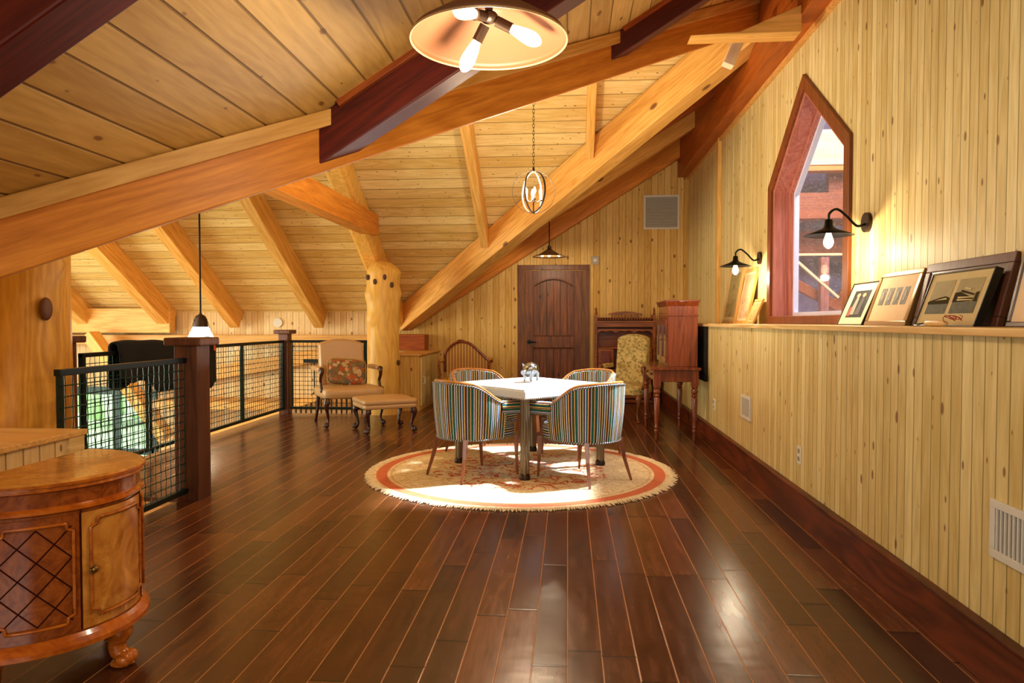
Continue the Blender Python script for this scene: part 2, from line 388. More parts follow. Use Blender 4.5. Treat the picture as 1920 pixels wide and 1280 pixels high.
def mk_rug():
    t = NT('rug_pile'); o = t.coord(); x = t.sep(o); R = 1.0
    r = t.math('SQRT', t.math('ADD', t.math('MULTIPLY', x[0], x[0]), t.math('MULTIPLY', x[1], x[1])))
    th = t.math('ARCTAN2', x[1], x[0])
    n1 = t.noise(o, 9, 3, .6, 1.6); n2 = t.noise(o, 22, 3, .6, 1)
    c = t.mix(n2, srgb('dcc08a'), srgb('f0dfb8'))
    # scrolling vines
    line = t.math('SUBTRACT', 1, t.step(t.math('ABSOLUTE', t.math('SUBTRACT', n1, .5)), .012, .035))
    c = t.mix(t.math('MULTIPLY', line, t.math('MULTIPLY', t.step(r, .62, .72), .6)), c, srgb('b07c48'))
    # medallion of coral scrolls
    pet = t.math('MULTIPLY', t.math('COSINE', t.math('MULTIPLY', th, 8)), .035)
    med = t.math('SUBTRACT', 1, t.step(t.math('ADD', r, pet), .70, .74))
    sc = t.step(t.math('ABSOLUTE', t.math('SUBTRACT', t.noise(o, 7, 3, .55, 1.2), .5)), .045, .02)
    c = t.mix(t.math('MULTIPLY', t.math('MULTIPLY', sc, med), .95), c, srgb('c04a2c'))
    inn = t.math('MULTIPLY', t.step(r, .20, .24), t.math('SUBTRACT', 1, t.step(r, .36, .40)))
    c = t.mix(t.math('MULTIPLY', t.math('MULTIPLY', t.math('SUBTRACT', 1, sc), inn), .4), c, srgb('9fb0b4'))
    ring = t.math('MULTIPLY', t.step(r, 1.095, 1.105), t.math('SUBTRACT', 1, t.step(r, 1.185, 1.195)))
    c = t.mix(ring, c, t.mix(n2, srgb('c4603a'), srgb('d8805a')))
    ring2 = t.math('MULTIPLY', t.step(r, 1.055, 1.06), t.math('SUBTRACT', 1, t.step(r, 1.075, 1.08)))
    c = t.mix(t.math('MULTIPLY', ring2, .5), c, srgb('c8935e'))
    t.bump(t.noise(o, 260, 2), .4, .004)
    return t.fin(c, .95, 0, .1)
M['rug'] = mk_rug()
M['fringe'] = plain('cream_fringe', 'e4cfa6', .95, 0, .2, 40)
def mk_floral(name, base, spots, scale, thr=.42):
    t = NT(name); o = t.coord(); nn = t.noise(o, scale*1.2, 3, .6, 1.5)
    vm = t.node('ShaderNodeVectorMath', operation='ADD'); t.put(vm.inputs[0], o); t.put(vm.inputs[1], t.comb(t.math('MULTIPLY', nn, .06), t.math('MULTIPLY', nn, .04), 0))
    d = t.vor(vm.outputs[0], scale); cc = t.sep(t.vor(vm.outputs[0], scale, out=1))[0]
    n = len(spots); col = t.ramp(cc, [(i/n, srgb(q)) for i, q in enumerate(spots)], 'CONSTANT')
    d2 = t.vor(vm.outputs[0], scale*3.2); col = t.mix(t.math('MULTIPLY', t.step(d2, .2, .5), .5), col, srgb(base))
    c = t.mix(t.math('SUBTRACT', 1, t.step(d, thr-.06, thr+.04)), srgb(base), col)
    t.bump(t.noise(o, 200, 1), .2, .002)
    return t.fin(c, .85, 0, .2)
M['pillow'] = mk_floral('needlepoint_flowers', '7a6244', ['c8501e', 'e8cda0', 'dcb888', 'b84c2c', '5a6270', 'e0c090', 'c8744a', '8a7a4a'], 19, .60)
M['floralg'] = mk_floral('gold_green_floral', 'd0b878', ['5e5a22', '9a7a30', 'e0cc8c', '6e4c1c', '8c8a3c'], 30, .54)
def mk_gold():
    t = NT('gold_striped_silk'); x = t.sep(t.coord())[0]; fr = t.math('FRACT', t.math('DIVIDE', x, .045))
    c = t.ramp(fr, [(0, srgb('b07a24')), (.3, srgb('d6a650')), (.5, srgb('c08c34')), (.8, srgb('8a5a18'))]); return t.fin(c, .5)
M['gold'] = mk_gold()
def mk_burl(name, lo, hi, sc=7):
    t = NT(name); o = t.coord(); n = t.noise(o, sc, 5, .65, 3.0); d = t.vor(o, sc*3)
    f = t.math('ADD', t.math('MULTIPLY', n, .9), t.math('MULTIPLY', d, .15), clamp=True)
    return t.fin(t.ramp(f, [(.3, srgb(lo)), (.72, srgb(hi))]), .22, 0, .5, .5)
M['burl'] = mk_burl('burl_veneer', '6a2a0c', 'a4541c', 11)
M['flame'] = mk_burl('flame_veneer', '9c5210', 'e6a044', 5)
M['mould'] = wood('cabinet_moulding', '8a3c0c', 'c8701e', 0, .25, 0, coat=.4)
M['inlay'] = plain('inlay_line', '3a1206', .9, spec=.05)

# ================================================================== SETTING
def slab(name, pts, zf, th, mat):
    b = B(); b.prism([(x, y, zf(x, y)) for x, y in pts], (0, 0, th)); return struct(b.build(name, mat))
zN = lambda x, y=0: 3.12 + .625*x
zW = lambda x, y: .031 + .625*y
zF = lambda x, y: 8.379 - .625*y
# floor with its openings
fb = B()
for (x0, x1, y0, y1) in ((-3.54, 1.47, -3, 3.42), (-2.72, 1.47, 3.42, 4.72), (-3.93, 1.47, 4.72, 9.28), (-2.62, 1.47, 9.28, 11.15)):
    fb.box(x0, x1, y0, y1, -.03, 0)
struct(fb.build('floor', M['floor']))
fb = B()
for (x0, x1, y0, y1) in ((-3.54, 1.47, -3, 3.42), (-2.70, 1.47, 3.42, 4.70), (-3.91, 1.47, 4.74, 9.26), (-2.60, 1.47, 9.26, 11.15)):
    fb.box(x0, x1, y0, y1, -.34, -.032)
struct(fb.build('trim_1', M['trim']))
struct(B().box(-10, 1.5, 1.4, 11.6, -2.75, -2.7).build('floor', plain('lower_floor', '9a7850', .4)))
struct(B().box(-40, 20, 11.8, 60, -2.9, -2.8).build('floor', plain('lawn', 'a8cc94', .9, 0, .2, 2)))
# roof
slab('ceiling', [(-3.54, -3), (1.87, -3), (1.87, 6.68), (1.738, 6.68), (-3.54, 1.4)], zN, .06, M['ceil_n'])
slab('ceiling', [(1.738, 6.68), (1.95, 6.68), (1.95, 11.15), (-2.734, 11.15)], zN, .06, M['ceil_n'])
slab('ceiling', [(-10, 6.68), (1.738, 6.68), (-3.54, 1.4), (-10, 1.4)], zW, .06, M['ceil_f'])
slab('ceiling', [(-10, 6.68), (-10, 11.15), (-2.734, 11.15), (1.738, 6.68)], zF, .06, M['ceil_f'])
# walls
yb = 11.15
struct(B().prism([(-2.734, yb, -.3), (1.95, yb, -.3), (1.95, yb, 4.33), (-2.734, yb, 1.41)], (0, .12, 0)).build('wall_back', M['wall_x']))
kb = B()
wx0, wx1, wz0, wz1 = -8.42, -6.9, -2.3, .03
kb.box(-10, wx0, yb, yb+.12, -2.75, 1.45); kb.box(wx1, -2.734, yb, yb+.12, -2.75, 1.45); kb.box(wx0, wx1, yb, yb+.12, wz1, 1.45); kb.box(wx0, wx1, yb, yb+.12, -2.75, wz0)
struct(kb.build('wall_far', M['wall_k']))
struct(B().box(1.47, 1.55, -3, yb, 0, 1.2).build('wall_right', M['wall_y']))
# upper right wall around the pointed window
wy0, wy1, wzs, wza, wyc = 4.90, 6.60, 2.44, 3.09, 5.75
zt = 4.4
ub = B(); X0 = 1.87; T = .2
def wp(p): ub.prism([(X0, y, z) for y, z in p], (T, 0, 0))
wp([(-3, 1.2), (wy0, 1.2), (wy0, zt), (-3, zt)]); wp([(wy1, 1.2), (yb, 1.2), (yb, zt), (wy1, zt)])
wp([(wy0, wzs), (wyc, wza), (wyc, zt), (wy0, zt)]); wp([(wyc, wza), (wy1, wzs), (wy1, zt), (wyc, zt)])
struct(ub.build('wall_upper_right', M['wall_y']))
struct(B().box(1.425, 1.87, -3, yb, 1.2, 1.229).build('trim_2', M['trimy'], bevel=.004))
# hidden shell
struct(B().box(-3.6, -3.54, -3, 1.4, -.3, 1.2).build('wall_left', M['wall_y']))
struct(B().box(-10, -3.54, 1.34, 1.4, -2.75, 1.2).build('wall_front', M['wall_x']))
gb = B(); gb.prism([(-10, 1.4, -2.75), (-10, yb, -2.75), (-10, yb, 1.41), (-10, 6.68, 4.2), (-10, 1.4, .9)], (-.1, 0, 0)); struct(gb.build('wall_left_gable', M['wall_y']))
gb = B(); gb.prism([(-3.54, -3, -.3), (1.95, -3, -.3), (1.95, -3, 4.4), (-3.54, -3, .95)], (0, -.1, 0)); struct(gb.build('wall_rear', M['wall_x']))
# baseboards
bb = B(); bb.box(1.432, 1.47, -3, yb, 0, .186); bb.box(1.424, 1.47, -3, yb, .186, .200); struct(bb.build('baseboard_right', M['base'], bevel=.003))
bb = B(); bb.box(-2.05, -.80, yb-.03, yb, 0, .17); bb.box(.34, 1.43, yb-.03, yb, 0, .17); struct(bb.build('baseboard_back', M['base']))
# ledger, corner post, gable trims
def beam(name, p0, p1, wd, ht, mat, label=None, cat='beam', group=None, n=None, bevel=.008):
    """box timber hung below its top centre line p0-p1"""
    p0 = Vector(p0); p1 = Vector(p1); d = (p1-p0); L = d.length; d.normalize()
    a = Vector((0,0,1)).cross(d).normalized(); u = d.cross(a)
    mw = Matrix(((d.x, a.x, u.x, p0.x), (d.y, a.y, u.y, p0.y), (d.z, a.z, u.z, p0.z), (0, 0, 0, 1)))
    b = B().box(0, L, -wd/2, wd/2, -ht, 0)
    o = b.build(name, mat, matrix=mw, bevel=bevel)
    if label: tag(o, label, cat, group)
    else: struct(o)
    return o
beam('trim_3', (-10, 11.06, 1.035), (-2.8, 11.06, 1.035), .18, .165, M['trim'])
beam('trim_4', (1.83, 8.85, 1.229), (1.831, 8.85, 3.56), .10, .08, M['beam_b'])
# valley beam and its ceiling trim
def onN(x, y, dz=0): return (x, y, zN(x)+dz)
beam('valley_beam', onN(-3.3, 1.67), onN(1.70, 6.67), .20, .235, M['beam'], 'long orange timber beam slanting across the whole upper picture under the near ceiling')
beam('trim_5', (-3.3+.085, 1.67-.085, zN(-3.3+.085)+.002), (1.66+.085, 6.63-.085, zN(1.66+.085)+.002), .05, .078, M['trim'], bevel=.004)
RL = ['dark red rafter crossing the top left corner of the ceiling',
      'dark red rafter rising from the long slanting beam behind the big cone ceiling lamp',
      'short dark rafter at the top right, above the round-orb chandelier and its beam']
for y, lab, wd, ht in ((1.80, RL[0], .16, .20), (3.63, RL[1], .17, .215), (5.20, RL[2], .13, .15)):
    xs = y-4.94+.12
    beam('rafter', onN(xs-.22, y), onN(1.80, y), wd, ht, M['beam_d'], lab, 'rafter')
    if y > 3: struct(beam('trim_6' if y < 4 else 'trim_7', (xs, y-wd/2-.012, zN(xs)+.006), (1.8, y-wd/2-.012, zN(1.8)+.006), .03, .035, M['beam_r'], bevel=.003))
beam('valley_beam', onN(-2.68, 11.10), (1.70, 6.72, zN(1.70)), .21, .37, M['beam_b'], 'massive knotty valley beam rising from the far log post towards the right wall')
beam('gable_rafter', (-2.7, 11.03, zN(-2.7)-.02), (1.8, 11.03, zN(1.8)-.02), .18, .34, M['beam'], 'rafter lying flat along the top of the wall above the arched door', 'rafter')
beam('rafter', onN(.0, 8.42), onN(1.72, 8.42), .16, .26, M['beam_r'], 'short brown rafter between the big valley beam and the right wall', 'rafter')
beam('rafter', onN(-1.3, 9.75), onN(1.72, 9.75), .16, .26, M['beam_b'], 'rafter showing just behind and under the big valley beam, nearer than the gable', 'rafter')
b = B(); b.prism([(1.70, -3, 3.50), (1.70, yb, 3.50), (1.70, yb, 4.18), (1.70, -3, 4.18)], (.17, 0, 0))
tag(b.build('ridge_beam', wood('ridge_fir', '8a4010', 'b8621c', 1, .45, .12, ks=1.4)), 'deep brown ridge beam running along the top of the right wall', 'beam')
struct(B().box(1.84, 1.87, -3, yb, 3.46, 3.50).build('trim_8', M['trim']))
b = B().prism([(.90, 5.33, 3.372), (1.70, 5.33, 3.372), (1.70, 5.33, 3.57), (1.26, 5.33, 3.39)], (0, .18, 0))
tag(b.build('collar_brace', M['beam_b'], bevel=.006), 'short tapered brace with a level pale underside at the top right of the ceiling', 'beam')
CRM0 = wood('pale_strut_fir', 'e6d0ac', 'f6e8c8', 0, .5)
beam('strut', (1.365, 6.02, 3.60), (1.28, 6.02, 3.40), .10, .09, CRM0, 'small pale upright strut under the level collar beam at top right', 'strut', bevel=.004)
# rafters of the far slope
FR = [(-7.95, .18, 'far-slope rafter at the extreme left, partly behind the near log post', 'beam_b'), (-6.57, .20, 'far-slope rafter meeting the level tie beam left of the pendant rod', 'beam_b'),
      (-5.41, .16, 'far-slope rafter crossed by the thin pendant rod', 'beam_b'), (-4.0, .16, 'far-slope rafter ending above the far railing corner post', 'beam_b'),
      (-1.12, .11, 'slim far-slope rafter left of the orb chandelier, ending on the big valley beam', 'beam_b'), (.24, .09, 'slim short rafter right of the orb chandelier, ending on the big valley beam', 'beam_b')]
for x, wd, lab, m in FR:
    y1 = min(yb-.01, 8.416-x-.06)
    beam('rafter', (x, 6.75, zF(x, 6.75)), (x, y1, zF(x, y1)), wd, .315 if x < -2 else .26, M[m], lab, 'rafter')
beam('hip_rafter', (-2.72, 6.75, zF(0, 6.75)), (-2.72, yb-.02, zF(0, yb-.02)), .26, .33, M['log'], 'rough thick rafter running down behind the far log post', 'rafter', bevel=.05)
beam('collar_beam', (-2.6, 4.3, 2.66), (-2.6, 9.12, 2.66), .20, .27, M['beam'], 'level tie beam reaching from behind the slanting beam to the top of the far log post')
beam('tie_beam', (-8.5, 10.95, 1.47), (-6.45, 10.95, 1.47), .16, .40, M['beam_b'], 'level tie beam at far left above the black coats')
beam('brace', (-7.55, 10.6, 1.10), (-6.3, 10.6, -.55), .26, .16, M['beam_b'], 'diagonal timber brace below the level tie beam at far left', 'brace')
tag(B().box(-2.72, -2.24, 10.8, 11.12, .80, 1.05).build('beam_block', M['beam_r'], bevel=.006), 'reddish timber block under the foot of the big valley beam', 'beam')

# lower hall seen through the rails
struct(B().box(-6.6, -2.62, 10.5, yb, -.12, .0).build('trim_9', M['trim']))
beam('trim_10', (-7.0, 11.0, .30), (-3.0, 11.0, 1.0), .10, .22, M['trim'])
stt = thing('staircase', 'lower staircase with thin balusters seen through the far wire railing', 'stairs', (-6.0, 10.3, -1.0))
sb = B(); sb.bar((0, 0, .35), (3.2, 0, 1.45), .05, .10); sb.build('handrail', M['trim'], stt, bevel=.004)
sb = B(); sb.bar((0, 0, -.45), (3.2, 0, .65), .06, .26); sb.build('stringer', M['beam'], stt)
sb = B()
for i in range(40):
    x = .05 + i*.079; sb.box(x, x+.02, -.012, .012, -.45+x*.344, .35+x*.344)
sb.build('baluster', M['bronze'], stt)['kind'] = 'stuff'
# lower window in the far wall
wn = bpy.data.objects.new('window_2', None); COL.objects.link(wn); struct(wn)
fb = B()
fb.box(wx0-.05, wx1+.05, yb-.04, yb+.02, wz1, wz1+.13); fb.box(wx0-.08, wx0+.04, yb-.04, yb+.04, wz0, wz1); fb.box(wx1-.04, wx1+.06, yb-.04, yb+.04, wz0, wz1)
fb.box(-7.62, -7.52, yb-.04, yb+.04, wz0, wz1); fb.box(wx0, wx1, yb-.04, yb+.04, -.98, -.88); fb.build('window_frame', plain('green_metal', '2c4a48', .5), wn)
B().box(wx0, wx1, yb+.05, yb+.06, wz0, wz1).build('pane', M['glass'], wn)
for k, (x, y, h, r) in enumerate(((-12.5, 24, 3.4, 2.4), (-17, 27, 4.0, 2.6))):
    t = thing('tree', ['green tree outside the lower window, right one', 'green tree outside the lower window, left one'][k], 'tree', (x, y, -2.8))
    B().cyl((0, 0, 0), (0, 0, h*.4), .22, .15).build('trunk', M['beam_d'], t)
    cb = B()
    for i in range(14): cb.ball((random.uniform(-r, r)*.6, random.uniform(-r, r)*.6, h*.6+random.uniform(-.3, .3)*h), r*random.uniform(.3, .5), 10, 7)
    cb.build('crown', plain('leaves', '9cc884', .9, 0, .3, 5), t)

# ================================================================== POINTED WINDOW
w1 = bpy.data.objects.new('window_1', None); COL.objects.link(w1); struct(w1)
pent = [(wy0, 1.229), (wy1, 1.229), (wy1, wzs), (wyc, wza), (wy0, wzs)]
def offs(d):   # inset (positive = inward)
    a = math.atan2(wza-wzs, (wy1-wy0)/2); k = math.tan((PI/2-a)/2)
    return [(wy0+d, 1.229+d), (wy1-d, 1.229+d), (wy1-d, wzs-d*k), (wyc, wza-d/math.cos(a)), (wy0+d, wzs-d*k)]
def ring(b, outer, inner, x0, x1):
    n = len(outer)
    for i in range(n):
        j = (i+1) % n; o0, o1, i0, i1 = outer[i], outer[j], inner[i], inner[j]
        b.hexa([(x0, *o0), (x0, *o1), (x0, *i1), (x0, *i0), (x1, *o0), (x1, *o1), (x1, *i1), (x1, *i0)])
o9 = offs(-.095); o9[0] = (o9[0][0], 1.2295); o9[1] = (o9[1][0], 1.2295)
b = B(); ring(b, o9, [(y, max(z, 1.30)) for y, z in offs(0)], 1.845, 1.875); b.build('casing', M['casing'], w1, bevel=.004)
b = B(); ring(b, offs(.0), offs(.035), 1.872, 2.02); b.build('jamb', M['jamb'], w1)
b = B(); ring(b, offs(.0), offs(.075), 2.0, 2.03); b.build('stop', M['jamb'], w1)
b = B(); ring(b, offs(.05), offs(.105), 2.03, 2.07); b.build('sash', plain('white_sash', 'd8dcf0', .4), w1)
b = B(); b.prism([(2.05, y, z) for y, z in offs(.08)], (.006, 0, 0)); b.build('pane', M['glass'], w1)
# attic beyond the glass
ax = 4.9
struct(B().box(2.1, 5.6, 4.0, 9.9, .9, 1.0).build('floor', plain('attic_boards', '8a7a80', .8)))
aw = B(); aw.box(2.08, 5.7, 9.9, 10.0, .9, 4.6); aw.box(5.6, 5.7, 3.9, 9.9, .9, 4.6); aw.box(2.08, 5.7, 3.9, 4.0, .9, 4.6); aw.box(2.08, 5.7, 3.9, 10.0, 4.6, 4.7)
struct(aw.build('wall_attic', plain('attic_sheathing', '77708c', .9, 0, .5, 9)))
CRM = wood('pale_attic_fir', 'e0c088', 'f6e0b0', 0, .5, .02)
for p0, p1, wd, ht, m, lab in (
    ((2.2, 8.8, 3.55), (5.3, 8.8, 3.55), .2, .42, CRM, 'bright pale attic beam seen near the top of the pointed window'),
    ((2.2, 8.78, 3.12), (5.3, 8.78, 3.12), .16, .06, M['beam'], 'thin orange ledger under the bright attic beam in the pointed window'),
    ((2.2, 8.8, 2.80), (5.3, 8.8, 2.80), .2, .31, M['beam_r'], 'reddish attic beam seen through the middle of the pointed window'),
    ((2.2, 9.4, 2.42), (5.3, 9.4, 2.42), .15, .30, M['beam_r'], 'lower reddish attic beam behind the near sconce'),
    ((2.2, 9.0, 2.10), (5.3, 9.0, 2.10), .05, .03, CRM, 'thin pale attic batten just below the near sconce bulb'),
    ((2.7, 9.3, 2.55), (3.9, 9.3, 3.25), .12, .16, M['beam_b'], 'diagonal honey attic brace above the reddish beam in the pointed window'),
    ((2.75, 8.7, 2.0), (3.25, 8.7, 1.55), .04, .03, CRM, 'thin pale diagonal brace low in the pointed window'),
    ((2.7, 9.2, 1.9), (3.9, 9.2, 1.25), .10, .12, M['beam_r'], 'long reddish diagonal web low in the pointed window'),
    ((3.2, 9.5, 1.2), (4.0, 9.5, 2.2), .10, .12, M['beam_r'], 'diagonal web rising to the right low in the pointed window')):
    beam('attic_beam', p0, p1, wd, ht, m, lab, bevel=.004)
for x, z0, z1, y, m, lab in ((2.66, 1.0, 3.2, 9.15, 'jamb', 'left upright attic stud behind the pointed window'), (3.12, 1.0, 2.05, 8.95, 'jamb', 'short attic stud in the middle of the pointed window'), (3.22, 2.45, 3.2, 9.0, 'beam_r', 'broad attic post between the bright and the reddish attic beams')):
    tag(B().box(x, x+(.32 if y == 9.0 else .10), y, y+.1, z0, z1).build('attic_stud', M[m]), lab, 'stud')

# ================================================================== DOOR
dr = bpy.data.objects.new('door_1', None); dr.location = (-.23, yb, 0); COL.objects.link(dr); struct(dr)
cs = B(); W2 = .565; w2 = .445; H = 2.06
cs.box(-W2, -w2-.012, -.035, 0, 0, 2.15); cs.box(w2+.012, W2, -.035, 0, 0, 2.15); cs.box(-W2, W2, -.038, 0, H+.012, 2.15)
cs.build('door_frame', M['door'], dr, bevel=.004)
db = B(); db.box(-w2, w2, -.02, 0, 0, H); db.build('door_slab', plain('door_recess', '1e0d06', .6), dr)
st = B(); st.box(-w2, -w2+.12, -.05, -.018, 0, H); st.box(w2-.12, w2, -.05, -.018, 0, H); st.box(-w2+.12, w2-.12, -.05, -.018, 0, .22)
st.box(-w2+.12, w2-.12, -.05, -.018, .84, 1.02)
ar = [(-(w2-.12) + i*(2*(w2-.12))/16) for i in range(17)]
top = [(x, 1.80+.13*math.cos(x/(w2-.12)*PI/2)**.8 if abs(x) < w2-.121 else 1.80) for x in ar]
st.prism([(x, -.05, z) for x, z in top] + [(w2-.12, -.05, H), (-w2+.12, -.05, H)], (0, .032, 0))
st.build('door_rail', M['door'], dr, bevel=.003)
pk = B()
for i in range(6):
    x0 = -w2+.125 + i*.1075; x1 = x0+.104
    pk.box(x0, x1, -.032, -.018, .225, .835); xm = (x0+x1)/2
    pk.prism([(x0, -.032, 1.025), (x1, -.032, 1.025), (x1, -.032, 1.79+.12*max(0, math.cos(x1/.325*PI/2))**.8), (x0, -.032, 1.79+.12*max(0, math.cos(x0/.325*PI/2))**.8)], (0, .014, 0))
pk.build('door_panel', M['door'], dr, bevel=.003)
md = B(); md.tube([(x, -.05, z) for x, z in [(-.325, 1.03)] + top + [(.325, 1.03)]], .010, 6, True); md.build('arched_moulding', M['door'], dr)
md = B(); md.tube([(-.325, -.05, .23), (.325, -.05, .23), (.325, -.05, .83), (-.325, -.05, .83)], .010, 4, True)
md.build('moulding', M['door'], dr)
hb = B(); hb.cyl((-.385, -.05, .93), (-.385, -.075, .93), .032); hb.tube([(-.385, -.06, .93), (-.385, -.10, .93), (-.36, -.11, .93), (-.27, -.108, .925)], .011, 8); hb.build('door_handle', M['black'], dr, smooth=True)
# small closet under the far slope
ck = B(); ck.box(-2.45, -2.08, 9.62, yb, 0, .775)
cl = thing('low_closet', 'low beadboard closet between the far log post and the gold settee', 'closet', (0, 0, 0))
ck.build('body', M['wall_x'], cl); B().box(-2.48, -2.05, 9.59, yb, .775, .80).build('closet_top', M['trim'], cl, bevel=.004)
dd = B(); dd.box(-2.08, -2.065, 9.75, 10.9, .06, .74); dn = dd.build('closet_door', M['wall_y'], cl, bevel=.003)
B().tube([(-2.065, 9.85, .36), (-2.04, 9.85, .37), (-2.04, 9.85, .46), (-2.065, 9.85, .47)], .008, 6).build('handle', M['white'], dn)
# near low stair wall
sw = thing('low_stair_wall', 'low beadboard stair box behind the half-round cabinet', 'partition')
B().box(-3.5, -2.49, 1.0, 3.38, 0, .672).build('panelling', boards('stairbox_boards', 1, 2, .10, 'c89a58', 'e6c48a', '7a4a18', 0, .12), sw)
B().box(-3.52, -2.465, .98, 3.40, .672, .70).build('cap', M['trim'], sw, bevel=.004)
B().box(-2.492, -2.472, 3.28, 3.385, 0, .672).build('corner_board', M['trimy'], sw, bevel=.003)

# ================================================================== LOG POSTS
def logpost(name, label, x, y, z0, z1, r, mat, seed, bulge=0):
    rnd = random.Random(seed); ph = [rnd.uniform(0, 6) for _ in range(6)]
    t = thing(name, label, 'post', (x, y, z0)); H = z1-z0
    kn = [(rnd.uniform(0, 2*PI), rnd.uniform(.1, .95)*H) for _ in range(10)]
    def f(u, v):
        z = v*H; th = u*2*PI
        rr = r*(1+.05*math.sin(2*th+ph[0]+z*.8)+.03*math.sin(3*th+ph[1]-z*1.3)+.03*math.sin(z*2.1+ph[2]))
        for kt, kz in kn:
            da = math.atan2(math.sin(th-kt), math.cos(th-kt))*r; rr += .035*math.exp(-(da*da+(z-kz)**2)/.008)
        if bulge:
            k = max(0, (z-(H-.75))/.75); rr *= 1+bulge*math.sin(min(1, k*1.15)*PI*.75)
            d = (H-z)/.16
            if d < 1: rr *= math.sqrt(max(0, 1-(1-d)**2))*.9+.1*d
        return (rr*math.cos(th), rr*math.sin(th), z)
    B().grid(f, 48, 90).build('trunk', mat, t, smooth='all', weld=True)
    return t, kn
t, kn = logpost('log_post', 'thick golden log post with a large knot at the far left edge', -3.50, 4.22, -2.7, 2.62, .285, M['log1'], 3)
kb = B(); kb.ball((.262, -.113, 2.7+1.33), (.022, .05, .072), 14, 10); kb.build('knot', plain('log_knot', '5a3010', .6, 0, .5, 40), t, smooth='all')
t, kn = logpost('log_post', 'peeled log post with a round knotted top beside the leather armchair', -2.51, 9.33, -.02, 2.08, .215, M['log'], 11, .07)
kk = plain('dark_knot', '4a2a10', .6, 0, .5, 60)
for th, z in ((-2.2, 1.86), (-1.72, 1.80), (-1.2, 1.86), (-.8, 1.76), (-2.75, .72), (-.35, .72)):
    B().ball((.25*math.cos(th), .25*math.sin(th), z), (.027, .014, .038), 10, 8).build('knot', kk, t, smooth='all')

# ================================================================== RAILINGS
def newel(label, x, y, s=.135):
    t = thing('newel_post', label, 'post', (x, y, 0))
    B().box(-s/2, s/2, -s/2, s/2, -.25, 1.085).build('shaft', M['post'], t, bevel=.006)
    B().box(-s/2-.05, s/2+.05, -s/2-.05, s/2+.05, 1.085, 1.14).build('cap', M['post'], t, bevel=.012)
    return t
newel('nearest brown newel post with a broad cap, below the glowing pendant', -2.647, 4.735, .17)
newel('newel post at the far corner of the railing, left of the leather armchair', -3.86, 9.28)
newel('newel post half hidden behind the left log post', -3.93, 5.18, .11)
def railing(label, p0, p1, mids=(), z0=.055, z1=1.0):
    p0 = Vector(p0); p1 = Vector(p1); L = (p1-p0).length; ang = math.atan2(p1.y-p0.y, p1.x-p0.x)
    t = thing('wire_railing', label, 'railing', (p0.x, p0.y, 0), ang)
    B().box(0, L, -.02, .02, z1-.035, z1).build('top_rail', M['black'], t, bevel=.003)
    B().box(0, L, -.02, .02, z0, z0+.035).build('bottom_rail', M['teal'], t, bevel=.003)
    for x in [.02, L-.02] + list(mids):
        hw = .006 if (x < .03 and L < 1.3) else .02
        B().box(x-hw, x+hw, -.018, .018, z0, z1-.01).build('stile', M['teal'], t)
    m = B(); n = int(L/.056); k = int((z1-z0-.05)/.056)
    for i in range(1, n):
        x = L*i/n; s_ = 1 if i % 2 else -1
        pts = [(x, s_*.002*(1 if j % 2 else -1), z0+.03+(z1-z0-.06)*j/(k*1.0)) for j in range(k+1)]
        m.tube(pts, .0034, 4)
    for j in range(1, k):
        z = z0+.03+(z1-z0-.06)*j/k; s_ = 1 if j % 2 else -1
        m.tube([(L*i/n, s_*.002*(-1 if i % 2 else 1), z) for i in range(n+1)], .0034, 4)
    m.build('wire_mesh', M['wire'], t)
    return t
railing('wire-mesh railing panel in front, between the log post and the nearest newel post', (-2.66, 3.44, 0), (-2.66, 4.70, 0))
railing('long wire-mesh railing along the left edge of the loft floor', (-3.86, 5.25, 0), (-3.86, 9.20, 0), mids=(.9, 1.8, 2.75))
railing('wire-mesh railing across the far end behind the leather armchair', (-3.78, 9.28, 0), (-2.72, 9.28, 0))
# black coats hung over the rail
ct = thing('coat', 'black coat draped over the left railing between two posts', 'coat', (-3.86, 5.66, 1.0))
def coatf(u, v):
    y = u*1.62; s_ = (v-.5)*2
    drop = (.22+.20*min(1, u*2.2) + .03*math.sin(u*23)) if s_ > 0 else (.30+.05*math.sin(u*17))
    a = abs(s_); rr = .055+.005*math.sin(u*21+s_*2)
    if a < .35:
        th = s_/.35*PI/2; return (rr*math.sin(th), y, rr*math.cos(th)+.025+.010*math.sin(u*9))
    k = (a-.35)/.65; sg = 1 if s_ > 0 else -1
    return (sg*(rr+.02*k+.012*math.sin(u*30)*k), y, .02*(1-k)-drop*k)
B().grid(coatf, 60, 20).build('fabric', M['cloth_b'], ct, smooth='all', solid=.02)
cb = B(); cb.box(.075, .082, 1.54, 1.57, -.06, .0); cb.build('orange_tag', plain('orange_tag', 'd8561c', .6), ct)

# ================================================================== LIGHT FITTINGS
def edison(t, M4, r=.03, l=.105, sock=.045):
    """bulb with socket along local -Z of the matrix"""
    b = B(); b.lathe([(.019, 0), (.019, -sock), (.021, -sock-.004)], seg=16); s_ = b.build('socket', M['bronze'], t, smooth=True); s_.matrix_local = M4
    b = B(); b.lathe([(.013, -sock), (.017, -sock-.012), (r*.72, -sock-.03), (r, -sock-l*.62), (r*.86, -sock-l*.82), (r*.45, -sock-l*.96), (.002, -sock-l)], seg=16)
    q = b.build('bulb', M['bulb'], t, smooth='all', sub=1); q.matrix_local = M4
